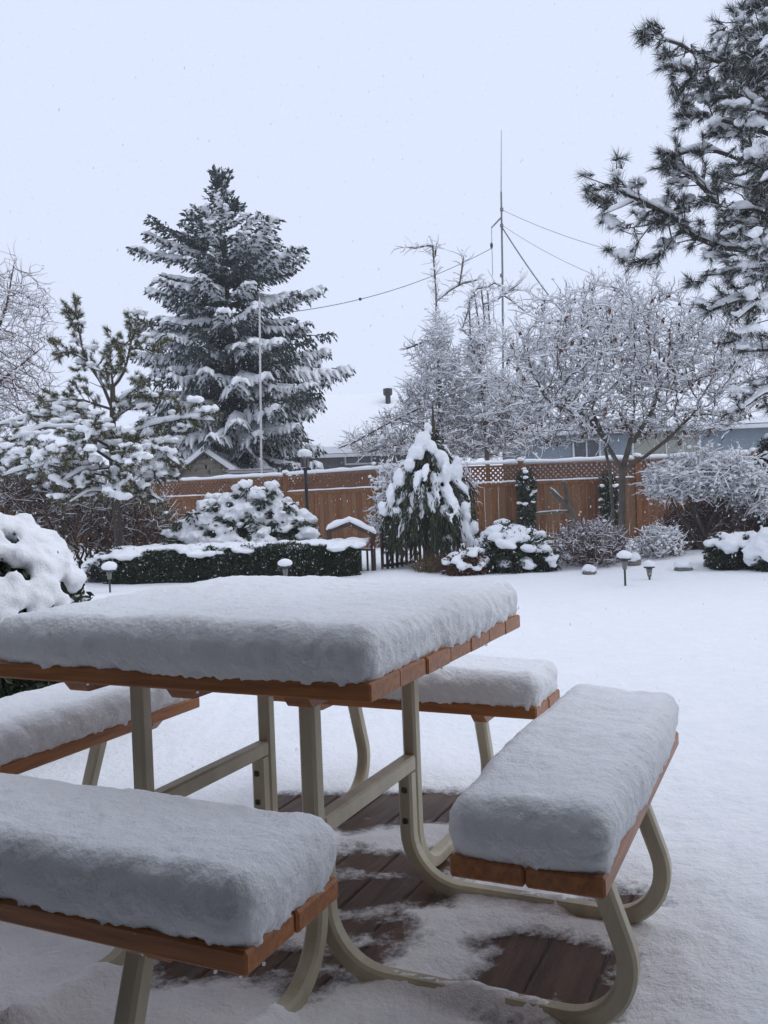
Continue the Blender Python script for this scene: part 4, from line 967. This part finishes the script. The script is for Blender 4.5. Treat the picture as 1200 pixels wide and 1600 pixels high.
YQ = 22.5
o = thing('pear_tree', foot(685, YQ), 'snowy tangle of bare branches with a tall bare knobbly leader behind the fence', 'tree')
A = env([(680, 696, 125, 24), (675, 660, 92, 30), (678, 620, 62, 34), (684, 575, 40, 36), (685, 532, 20, 38), (600, 695, 60, 24)], 1700, YQ, 1.3, 71)
roots = [[foot(690, YQ), at(690, 700, YQ), at(687, 600, YQ), at(683, 520, YQ), at(681, 450, YQ), at(676, 382, YQ)], [at(676, 384, YQ), at(665, 384, YQ), at(650, 388, YQ), at(634, 386, YQ)], [at(680, 400, YQ), at(682, 380, YQ)],
         [at(683, 470, YQ), at(705, 452, YQ+.1), at(725, 442, YQ+.1), at(745, 438, YQ)], [at(718, 444, YQ), at(722, 420, YQ), at(724, 402, YQ)], [at(690, 620, YQ), at(650, 640, YQ-.3), at(600, 665, YQ-.5), at(555, 690, YQ-.6), at(530, 700, YQ-.6)],
         [at(690, 660, YQ), at(640, 690, YQ-.3), at(575, 706, YQ-.5)], [at(684, 540, YQ), at(660, 535, YQ-.2), at(635, 545, YQ-.3)]]
pos, par = colonize(roots, A, .11, .9, .16, 120, 72, .28)
woody(o, pos, par, .006, 'bark_grey', 'twig', .025, .044, .8, 3, .3, 73, 2.5, .03, rmax=.085, droop=.1, puff=.3, rootmin=(NROOT, int(5.95/.11), .10, .028, .022))
o = thing('cherry_tree', foot(765, YQ-.8), 'snowy bare tree with upright water shoots and twisted side branch behind the fence', 'tree')
A = env([(765, 694, 95, 24), (768, 655, 70, 34), (757, 608, 46, 36), (750, 550, 26, 48), (808, 640, 40, 40)], 1500, YQ-.8, 1.2, 75); Y2 = YQ-.8
roots = [[foot(765, Y2), at(760, 690, Y2), at(752, 600, Y2), at(750, 520, Y2), at(740, 450, Y2)], [at(752, 590, Y2), at(735, 530, Y2), at(733, 470, Y2), at(742, 452, Y2), at(760, 448, Y2)], [at(751, 560, Y2), at(757, 500, Y2), at(752, 450, Y2)], [at(750, 540, Y2), at(722, 515, Y2), at(738, 465, Y2)],
         [at(752, 560, Y2), at(765, 510, Y2), at(762, 455, Y2)], [at(756, 475, Y2), at(775, 470, Y2-.1), at(790, 458, Y2-.2), at(815, 440, Y2-.2)], [at(786, 461, Y2-.2), at(800, 470, Y2-.2), at(822, 488, Y2-.2)], [at(788, 460, Y2-.2), at(805, 452, Y2-.2), at(828, 455, Y2-.2)], [at(760, 660, Y2), at(800, 640, Y2), at(830, 610, Y2)], [at(760, 450, Y2), at(772, 442, Y2), at(785, 448, Y2)]]
pos, par = colonize(roots, A, .11, .9, .16, 120, 76, .28)
woody(o, pos, par, .006, 'bark_grey', 'twig', .025, .044, .8, 3, .28, 77, 2.5, .03, rmax=.07, droop=.1, puff=.3, rootmin=(NROOT, 30, .07, .03, .018))
print('pears', round(time.time()-T0, 1))
YL = 16
o = thing('bare_tree', foot(-75, YL), 'bare tree with fine reddish snow dusted twigs fanning over the pine', 'tree')
A = env([(-20, 560, 105, 150), (30, 480, 45, 70), (20, 620, 70, 60), (-60, 640, 120, 80)], 1500, YL, 1.3, 81)
roots = [[foot(-75, YL), at(-75, 760, YL), at(-70, 660, YL), at(-60, 560, YL), at(-30, 470, YL)], [at(-70, 680, YL), at(-30, 620, YL-.2), at(20, 580, YL-.3), at(70, 540, YL-.3)], [at(-70, 640, YL), at(-20, 560, YL), at(10, 480, YL), at(24, 400, YL)]]
pos, par = colonize(roots, A, .10, .8, .15, 120, 82, .2, (0.05, 0, .05))
woody(o, pos, par, .005, 'bark', 'twig_red', .015, .024, .6, 2, .28, 83, 2.4, .022, rmax=.12)

# ------------------------------------------------------------------ shrubs of twigs
def shrub(name, label, px, Y, blobs, n, dY, seed, twig, sw=.016, sh=.026, cover=.7, stems=7, step=.06, tl=.12, twigs=2, kill=.085, r_tip=.0035, spread=.25, z0=0.02, cat='shrub', dr=0., puff=.22, stemh=0):
    b = foot(px, Y); o = thing(name, b, label, cat); g = rs(seed)
    A = env(blobs, n, Y, dY, seed); A = A[A[:, 2] > .1]
    roots = []
    for i in range(stems):
        an = g.uniform(0, 6.28); q = b+[g.normal()*spread*.5, g.normal()*spread*.4, z0]; roots.append([q, q+[math.cos(an)*.08, math.sin(an)*.08, .16], q+[math.cos(an)*(.2+stemh*.5), math.sin(an)*(.2+stemh*.3), .3+stemh]])
    pos, par = colonize(roots, A, step, .6, kill, 90, seed+1, .3)
    woody(o, pos, par, r_tip, 'bark', twig, sw, sh, cover, twigs, tl, seed+2, 2.3, .012, droop=dr, puff=puff)
    for c_ in o.children:
        if c_.name.startswith('trunk'): c_.name = 'stems'; c_['kind'] = 'stuff'
    return o
shrub('barberry_bush', 'rounded purple brown twiggy bush with frosty snow on its twigs', 922, 12.3, [(922, 858, 62, 46)], 1100, .5, 91, 'twig_red', .008, .012, .42, 12, .05, .13, 4, .055, .0035)
shrub('twig_bush', 'smaller twiggy bush with snow lumps right of the maple trunk', 1030, 12.6, [(1030, 852, 42, 34)], 700, .4, 95, 'twig_red', .016, .024, .75, 8, .05, .1, 2, .06)
shrub('laceleaf_maple', 'wide mounded weeping shrub with dense snowy twigs before the fence', 1105, 13.4, [(1090, 742, 80, 26), (1150, 755, 55, 34), (1050, 760, 38, 22), (1115, 722, 60, 14), (1180, 775, 26, 34)], 1500, .8, 99, 'twig', .018, .03, .95, 4, .07, .2, 3, .08, .0045, dr=.3, puff=.6, stemh=.75)
shrub('red_twig_shrub', 'dark red brown bare undergrowth below the mounded weeping shrub', 1120, 13.9, [(1115, 820, 85, 40), (1075, 845, 40, 28)], 1300, .5, 97, 'twig_red', .008, .012, .18, 14, .06, .2, 4, .07, .004, .8)
shrub('brown_thicket', 'dense tan brown twig thicket beneath the young pine', 110, 14.6, [(100, 800, 130, 70), (40, 760, 80, 50), (220, 830, 60, 60)], 2600, .8, 103, 'twig_tan', .012, .018, .36, 22, .07, .26, 4, .085, .005, 1.0)
shrub('brown_thicket', 'loose grey brown twig shrub with snowy sprays beyond the young pine', 60, 15.4, [(40, 730, 110, 45), (230, 745, 70, 50)], 1500, .6, 107, 'twig_tan', .018, .028, .6, 12, .08, .24, 3, .1, .004, .8)
shrub('lilac_bush', 'leafless shrub with snowy twigs leaning out by the weeping conifer', 612, 13.4, [(610, 765, 26, 55), (600, 820, 30, 40)], 500, .35, 111, 'twig', .02, .032, .85, 5, .07, .13, 2, .08)
shrub('lilac_bush', 'leafless fan of fine twigs between weeping conifer and cedar fence', 728, 14.5, [(732, 760, 16, 40), (722, 800, 20, 50)], 250, .3, 115, 'twig', .012, .02, .7, 4, .07, .14, 2, .08)
print('shrubs', round(time.time()-T0, 1))
# ------------------------------------------------------------------ evergreens with fused snow
def leafy(o, P, D, L, Wd, m, seed, name='foliage', two=False, frost=.13):
    l0 = np.array(o.location); mb = MB().add(*leaves(P-l0, D, L, Wd, seed)); gg = rs(seed+50)
    zt = P[:, 2]; q = (zt-np.percentile(zt, 5))/max(np.ptp(zt), .05); k = gg.random(len(P)) < frost*np.clip(.2+q, 0, 1)*np.clip(.8+1.2*fbm(P*4, seed, 2), 0, 2)
    if k.any(): MB().add(*leaves(P[k]-l0+[0, 0, .008], nrm(D[k]+[0, 0, .3]), np.broadcast_to(L, (len(P),))[k]*.9, Wd*1.15, seed+51)).obj('frost', M['snow_far'], o)['kind'] = 'stuff'
    if two: mb.add(*leaves(P-l0, D, L, Wd, seed+1))
    return mb.obj(name, M[m], o)
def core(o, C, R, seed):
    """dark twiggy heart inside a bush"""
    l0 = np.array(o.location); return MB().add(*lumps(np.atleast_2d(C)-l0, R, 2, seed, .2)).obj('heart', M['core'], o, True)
def fused(o, C, R, voxel, seed, disp=.006, fr=14, sub=2, rough=.3, mat_='snow_far', name='snow', sm=2):
    l0 = np.array(o.location); mb = MB().add(*lumps(np.asarray(C)-l0, R, sub, seed, rough))
    f_ = remesh(mb, voxel, sm, disp, fr, seed).obj(name, M[mat_], o, True); f_['kind'] = 'stuff'; return f_

# near rounded bush, left of the table
bc = np.array([-1.86, 4.0]); g = rs(120)
o = thing('round_bush', (bc[0], bc[1], 0), 'large rounded dark bush buried in lumpy snow left of the table', 'bush')
n = 11000; v = nrm(g.normal(size=(n, 3))); rr = g.uniform(.8, 1.0, n)
P = np.c_[bc[0]+v[:, 0]*.52*rr, bc[1]+v[:, 1]*.52*rr, .52+v[:, 2]*.55*rr]; P = P[P[:, 2] > .03]; v = v[:len(P)]
leafy(o, P, nrm(v+.7*g.normal(size=v.shape)), g.uniform(.03, .055, len(P)), .02, 'leaf_dark', 121, two=True)
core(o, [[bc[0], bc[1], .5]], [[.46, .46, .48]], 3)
n = 760; v = nrm(g.normal(size=(n, 3))); v = v[v[:, 2] > -.15+.5*g.random(n)**1.3]
C = np.c_[bc[0]+v[:, 0]*.50, bc[1]+v[:, 1]*.50, .57+v[:, 2]*.49]; r = g.uniform(.032, .066, (len(v), 1))*np.array([[1, 1, .95]])
r *= (0.8+.3*np.clip(v[:, 2:3], 0, 1))
fused(o, C, r, .014, 124, .010, 38, 2, .35, 'snow', sm=1)
print('round bush', round(time.time()-T0, 1))

# rhododendron behind the hedge
YR = 13.9; o = thing('rhododendron', foot(375, YR), 'broad rhododendron with drooping dark leaves under fat clumps of snow', 'bush'); g = rs(130)
cl = []
for i in range(190):
    a = g.uniform(0, math.pi); t = g.random()**.5
    px = 372-122*math.cos(a)*t; top_ = 768+ (abs(px-390)/115)**2*70; py = top_+(1-t)*0+g.uniform(0, 1)*max(5, 872-top_)
    dy = -.75*math.sqrt(max(0, 1-((px-375)/125)**2))*(0.3+.7*(py-top_)/max(20, 872-top_))+g.uniform(0, .25)
    cl.append(at(px, py, YR+dy))
for px, py in ((385, 762), (425, 765), (355, 785), (300, 800), (275, 815), (450, 790), (470, 815), (330, 790), (410, 780), (485, 838), (265, 840), (310, 850), (345, 870)): cl.append(at(px, py, YR-.35))
for px, py in ((330, 775), (400, 760), (450, 780), (300, 800)): cl.append(at(px, py+8, YR+.35))
cl = np.array(cl); P = []; D = []
for c in cl:
    k = 26; a = g.uniform(0, 6.28, k); d = np.c_[np.cos(a), np.sin(a), g.uniform(-1.1, .25, k)]; P.append(c+nrm(d)*.02+g.normal(size=(k, 3))*.035-[0, 0, .03]); D.append(nrm(d))
P = np.concatenate(P); D = np.concatenate(D); leafy(o, P, D, g.uniform(.09, .15, len(P)), .042, 'leaf_dark', 131)
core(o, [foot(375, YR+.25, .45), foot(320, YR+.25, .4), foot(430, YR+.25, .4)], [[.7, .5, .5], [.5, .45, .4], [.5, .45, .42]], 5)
st = MB()
for c in cl[::2]:
    b = foot(375, YR)+[g.normal()*.2, g.normal()*.1, 0]; st.add(*tubes((np.array([[b, b+(c-b)*[.5, .5, .35], c]])-np.array(o.location)), np.array([[.02, .015, .008]]), 5))
st.obj('stems', M['bark'], o)
kk = g.random(len(cl)) < .78; C = cl[kk]+[0, -.01, .06]; r = g.uniform(.06, .125, (kk.sum(), 1))*np.array([[1.2, 1.0, .7]])
C2 = C+g.normal(size=C.shape)*[.08, .06, .03]; r2 = r*g.uniform(.5, .8, (len(r), 1))
fused(o, np.r_[C, C2], np.r_[r, r2], .021, 133, .03, 20, 2, .45, sm=1)

# clipped hedge
g = rs(140); ha, hb = foot(168, 12.6), foot(562, 12.35); o = thing('box_hedge', (ha+hb)/2, 'low clipped dark hedge with a ragged strip of snow on top', 'hedge')
hd = (hb-ha); hl = np.hypot(hd[0], hd[1]); hd = hd/hl; hn = np.array([-hd[1], hd[0], 0]); HH = .47; HD = .32
n = 15000; u = g.random(n); f = g.random(n); side = g.random(n)
P = ha+hd*(u*hl)[:, None]; z = f*HH; off = np.where(side < .72, -HD, g.uniform(-HD, HD, n)); z = np.where(side < .72, z, HH); bump = .09*fbm(np.c_[u*hl*3.5, z*3, 0*u], 3, 2)
P = P+hn*(off+np.where(side < .72, bump, 0))[:, None]; P[:, 2] = z+np.where(side < .72, 0, bump)+.02
D = nrm(-hn*np.where(side < .72, 1., .2)[:, None]+.8*g.normal(size=P.shape)+[0, 0, .5])
leafy(o, P, D, g.uniform(.035, .06, n), .034, 'leaf_box', 141)
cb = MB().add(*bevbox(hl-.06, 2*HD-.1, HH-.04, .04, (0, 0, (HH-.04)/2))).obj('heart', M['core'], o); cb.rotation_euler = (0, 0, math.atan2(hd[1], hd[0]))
n = 260; u = g.random(n); off = g.uniform(-HD-.03, HD, n); 
C = ha+hd*(u*hl)[:, None]+hn*off[:, None]; cov = fbm(np.c_[u*hl*1.2, off*3, 0*u], 8, 2) > -.35
C[:, 2] = HH+.045-np.where(off < -HD+.04, g.uniform(0, .09, n), 0); r = g.uniform(.06, .125, (n, 1))*np.array([[1.4, 1, .45]])
fused(o, C[cov], r[cov], .02, 144, .012, 14, 2, .3)
# left end evergreen tuft of the hedge
def evergreen(name, label, px, Y, blobs, seed, m='needle', dY=.35, nleaf=5000, nsnow=70, lr=(.05, .11), L=(.05, .09), wd=.02, down=0., hang=.3, snow_top=.35, flat=.6, cat='bush', cov=.8, vox=.02, hide_heart=False):
    g = rs(seed); o = thing(name, foot(px, Y), label, cat); tot = sum(b[2]*b[3] for b in blobs); PC = []; PR = []; Pl = []; Dl = []; Sc = []
    for b in blobs:
        c = at(b[0], b[1], Y); rx = b[2]*Y/FPX; rz = b[3]*Y/FPX; ry = min(dY, max(rx, rz)); c[1] += (b[4] if len(b) > 4 else 0)
        k = int(nleaf*b[2]*b[3]/tot); v = nrm(g.normal(size=(k, 3))); rr = g.uniform(.72, 1.03, (k, 1))*(1+.18*vnoise(v*2.5+seed, seed))[:, None]
        q = c+v*rr*[rx, ry, rz]; ok = q[:, 2] > .03; Pl.append(q[ok]); Dl.append(nrm(v*.8+.7*g.normal(size=v.shape)+[0, 0, -hang])[ok]); PC.append(c); PR.append([rx*.8, ry*.8, rz*.8])
        ks = int(nsnow*b[2]*b[3]/tot)+2; v = nrm(g.normal(size=(ks*3, 3))); v = v[v[:, 2] > snow_top-.5*g.random(len(v))**2][:ks]; Sc.append(c+v*np.array([rx, ry, rz])*1.0+[0, 0, .01])
    P = np.concatenate(Pl); D = np.concatenate(Dl); leafy(o, P, D, g.uniform(L[0], L[1], len(P)), wd, m, seed+1, two=True)
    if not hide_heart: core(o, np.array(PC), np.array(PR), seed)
    C = np.concatenate(Sc); ok = (C[:, 2] > .1) & (g.random(len(C)) < cov); C = C[ok]; r = g.uniform(lr[0], lr[1], (len(C), 1))*np.array([[1.2, 1., flat]])
    fused(o, C, r, vox, seed+3, .012, 14, 2, .35)
    return o
evergreen('dwarf_conifer', 'small snowy dwarf conifer at the end of the clipped hedge', 152, 12.5, [(152, 893, 16, 20), (168, 885, 20, 24, .2)], 150, 'needle', .25, 1500, 30, (.035, .07))
evergreen('creeping_juniper', 'sprawling snow smothered juniper below the cedar fence', 800, 12.2, [(800, 868, 55, 44), (835, 880, 32, 30, -.15), (765, 885, 30, 26, -.1), (795, 838, 30, 20, .3)], 154, 'leaf_dark', .5, 7000, 95, (.05, .12), (.05, .1), .022, snow_top=.1, cov=.85)
evergreen('yew_bush', 'dark clipped yew block with snow cap at the lawn corner', 1148, 11.4, [(1130, 872, 26, 34), (1165, 872, 30, 36), (1200, 878, 30, 34)], 158, 'leaf_box', .4, 6000, 60, (.06, .12), (.04, .07), .02, snow_top=.55, cov=.95)
evergreen('snow_mound_bush', 'round bush wholly covered in snow beside the dark yew', 1212, 10.9, [(1212, 868, 34, 36)], 162, 'leaf_dark', .35, 1500, 60, (.07, .13), snow_top=.0, cov=1.)
evergreen('perennial_clump', 'low snowy clump of perennials at foot of the weeping conifer', 712, 11.9, [(716, 888, 22, 20), (738, 880, 20, 22)], 166, 'leaf_dry', .3, 1200, 40, (.04, .08), snow_top=.1)
evergreen('dark_arborvitae', 'dark evergreen column against the fence at the garden corner', 1205, 13.6, [(1212, 720, 26, 40), (1215, 790, 34, 70), (1210, 750, 28, 50, -.1)], 164, 'needle_green', .5, 6000, 110, (.04, .09), snow_top=-.1, cov=.8)
# ivy columns on the fence
for px, pyt, pyb, lab, sd in ((822, 735, 815, 'narrow snowy ivy column climbing a fence post beside the stump', 170), (951, 745, 815, 'narrow snowy ivy strand on the fence behind the maple trunk', 174)):
    evergreen('climbing_ivy', lab, px, 18.15, [(px, (pyt+pyb)/2-16, 14, 26), (px+1, (pyt+pyb)/2+14, 13, 34), (px, pyb+8, 14, 26)], sd, 'leaf_dark', .16, 1800, 46, (.03, .065), (.05, .08), .045, snow_top=-.3, cov=.75, hide_heart=True)
# cut stump with side limb
o = thing('pruned_stump', foot(897, 15.5), 'pruned leaning tree stump with snow dusted stubs', 'stump'); l0 = np.array(o.location)
for pts, r in (([foot(905, 15.5), at(893, 800, 15.5), at(880, 785, 15.5), at(860, 766, 15.5)], .055), ([at(887, 795, 15.5), at(886, 770, 15.5), at(879, 752, 15.5)], .045), ([at(890, 800, 15.5), at(870, 800, 15.4), at(838, 803, 15.4)], .028)):
    q = np.array(pts)-l0; t = np.linspace(0, len(q)-1, 10); q = np.stack([np.interp(t, np.arange(len(q)), q[:, i]) for i in range(3)], 1)
    MB().add(*tubes(q[None], np.linspace(r*1.2, r*.8, 10)[None], 8, True)).obj('limb', M['bark_grey'], o, True)
    w = np.full(10, r*.9)*(.8+.3*vnoise(q*9, 3)); w[[0, -1]] *= .4; MB().add(*snow_tubes(q[None], np.full((1, 10), r*1.3), w[None], w[None]*1.2, 7)).obj('snow', M['snow_far'], o, True)

# weeping conifer
YW = 12.7; g = rs(180); o = thing('weeping_conifer', foot(668, YW), 'weeping dark green conifer with thick snow slabs on hanging boughs', 'tree'); l0 = np.array(o.location)
tp = at(676, 632, YW); tr = np.array([foot(668, YW), at(668, 830, YW), at(672, 740, YW), at(677, 670, YW), tp])
MB().add(*tubes((tr-l0)[None], np.array([[.075, .06, .045, .03, .008]]), 8)).obj('trunk', M['bark'], o, True)
P = []; D = []; SC = []; SR = []; bw_ = MB(); ST = []; SW = []
for i in range(165):
    t = .2+.8*g.random()**.7; z = tp[2]-.05-t*(tp[2]-.75); c = np.array([np.interp(z, tr[:, 2], tr[:, 0]), YW, z]); az = g.uniform(0, 6.28); L = np.interp(t, [0, .28, .4, .6, 1], [.03, .08, .30, .5, .53])*g.uniform(.6, 1.2)
    h = np.array([math.cos(az), math.sin(az), 0]); hang = np.interp(t, [0, .3, .5, 1], [.05, .15, .5, .62])*g.uniform(.5, 1.25); m1 = c+h*L*.55+[0, 0, .05*t+.03]; m2 = c+h*L+[0, 0, -.10-.05*t]; m3 = c+h*L*1.12-[0, 0, min(hang+.1, c[2]-g.uniform(.3, .6))]; m25 = (m2+m3)/2+h*.03
    Q = np.array([c, m1, m2, m25, m3]); bw_.add(*tubes((Q-l0)[None], np.array([[.012, .01, .007, .005, .002]]), 4))
    k = int(14+150*t); s_ = g.uniform(.3, 4, k); i0 = np.minimum(s_.astype(int), 3); q = Q[i0]+(Q[i0+1]-Q[i0])*(s_-i0)[:, None]+g.normal(size=(k, 3))*.025
    P.append(q); D.append(nrm(nrm(Q[i0+1]-Q[i0])*.8+h*.25+.35*g.normal(size=(k, 3))+[0, 0, -.9]))
    if g.random() < .4 and t > .3:
        ST.append(np.array([m1, (m1+m2)/2, m2, m2+(m25-m2)*.5, m25])+[0, 0, .02]+h*.02); SW.append(np.array([.4, 1, 1.1, .9, .35])*(.028+.045*t)*g.uniform(.7, 1.3))
P = np.concatenate(P); D = np.concatenate(D); leafy(o, P, D, g.uniform(.06, .12, len(P)), .018, 'needle_green', 181, two=True); bw_.obj('branches', M['bark'], o)
sb = MB(); sb.add(*snow_tubes(np.array(ST)-l0, np.full((len(ST), 5), .01), np.array(SW)*1.1, np.array(SW)*1.8, 8, 0))
big = [(662, 690, 15, 22), (650, 708, 17, 18), (640, 727, 13, 16), (688, 718, 20, 24), (697, 738, 24, 28), (680, 752, 13, 22), (714, 735, 12, 26), (624, 748, 17, 26), (612, 775, 16, 24), (600, 795, 12, 16), (650, 755, 10, 13), (700, 775, 16, 26), (706, 800, 16, 22), (728, 800, 11, 22), (722, 830, 16, 24), (735, 850, 14, 24), (640, 800, 13, 14), (655, 790, 9, 10), (668, 668, 8, 10), (660, 770, 12, 16), (690, 800, 10, 14), (618, 800, 12, 14), (740, 825, 10, 16), (676, 700, 12, 14), (700, 842, 9, 10), (745, 872, 16, 16), (632, 815, 9, 9)]
for px, py, rx, rz in big:
    off = .42*min(1, (py-600)/190); c = at(px, py, YW-off+abs(px-672)/200*.3); SC.append(c); SR.append([rx*.0074, .07, rz*.0066])
    SC.append(c+[g.normal()*.03, .06, g.normal()*.04]); SR.append([rx*.0058, .06, rz*.0046])
for i in range(26):
    a = g.uniform(.2, 2.9); t = g.uniform(.25, 1); z = 2.3-t*1.5; SC.append(np.array([l0[0]+math.cos(a)*.5*t, YW+math.sin(a)*.45*t, z])); SR.append([.08, .07, .1])
sb.add(*lumps(np.array(SC)-l0, np.array(SR), 2, 184, .3))
remesh(sb, .019, 1, .022, 15, 5).obj('snow', M['snow_far'], o, True)
print('weeping', round(time.time()-T0, 1))
# dry ornamental grass
for px, Y, lab, sd in ((668, 12.1, 'tan clump of dry ornamental grass below the weeping conifer', 190), (690, 12.3, 'darker taller clump of dry stalks by the weeping conifer', 191)):
    o = thing('ornamental_grass', foot(px, Y), lab, 'grass clump'); g = rs(sd); n = 260; b = g.normal(size=(n, 3))*[.08, .06, 0]; d = nrm(np.c_[g.normal(size=(n, 2))*.35, np.ones(n)]); L = g.uniform(.2, .45 if sd == 190 else .55, n)[:, None]
    m1 = b+d*L*.6; m2 = m1+nrm(d+np.c_[g.normal(size=(n, 2))*.7, -.4*np.ones(n)])*L*.4
    MB().add(*tubes(np.stack([b, m1, m2], 1), np.array([[.0045, .004, .001]])*np.ones((n, 1)), 3)).obj('blades', M['grass_dry'], o)

# ------------------------------------------------------------------ falling snow and hazy air
g = rs(200); n = 26000
C = np.c_[g.uniform(-9, 9, n), g.uniform(3.2, 19, n), g.uniform(.1, 9, n)]; ok = np.abs(C[:, 0]) < .5*C[:, 1]+.6; C = C[ok]; n = len(C)
iv = np.array([[0, 0, 1.1], [1, 0, -.5], [-.5, .87, -.5], [-.5, -.87, -.5]]); it = np.array([[0, 1, 2], [0, 2, 3], [0, 3, 1], [1, 3, 2]])
r = g.uniform(.002, .0045, (n, 1, 1)); V = C[:, None, :]+iv[None]*r*[1, 1, 2.2]; V[:, :, 0] += (V[:, :, 2]-C[:, 2:3])*.12
fs = MB().add(V.reshape(-1, 3), (it[None]+(np.arange(n)*4)[:, None, None]).reshape(-1, 3)).obj('falling_snow', M['flake'])
tag(fs, 'fine snowflakes falling through the air', kind='stuff')
hz = MB().add(*bevbox(360, 200, 16.5, .01, (0, 72, 6.2))).obj('haze', None); tag(hz, 'pale snowy air', kind='stuff')
hm = bpy.data.materials.new('haze'); hm.use_nodes = True; hn_ = hm.node_tree; hn_.nodes.clear()
pv = hn_.nodes.new('ShaderNodeVolumePrincipled'); pv.inputs['Density'].default_value = 0.0016; pv.inputs['Color'].default_value = (.93, .95, 1, 1); pv.inputs['Anisotropy'].default_value = .2
ho = hn_.nodes.new('ShaderNodeOutputMaterial'); hn_.links.new(pv.outputs[0], ho.inputs['Volume']); hz.data.materials.append(hm)
tris = sum(sum(len(p.vertices)-2 for p in m.polygons) for m in bpy.data.meshes) if False else 0
print('done', round(time.time()-T0, 1))
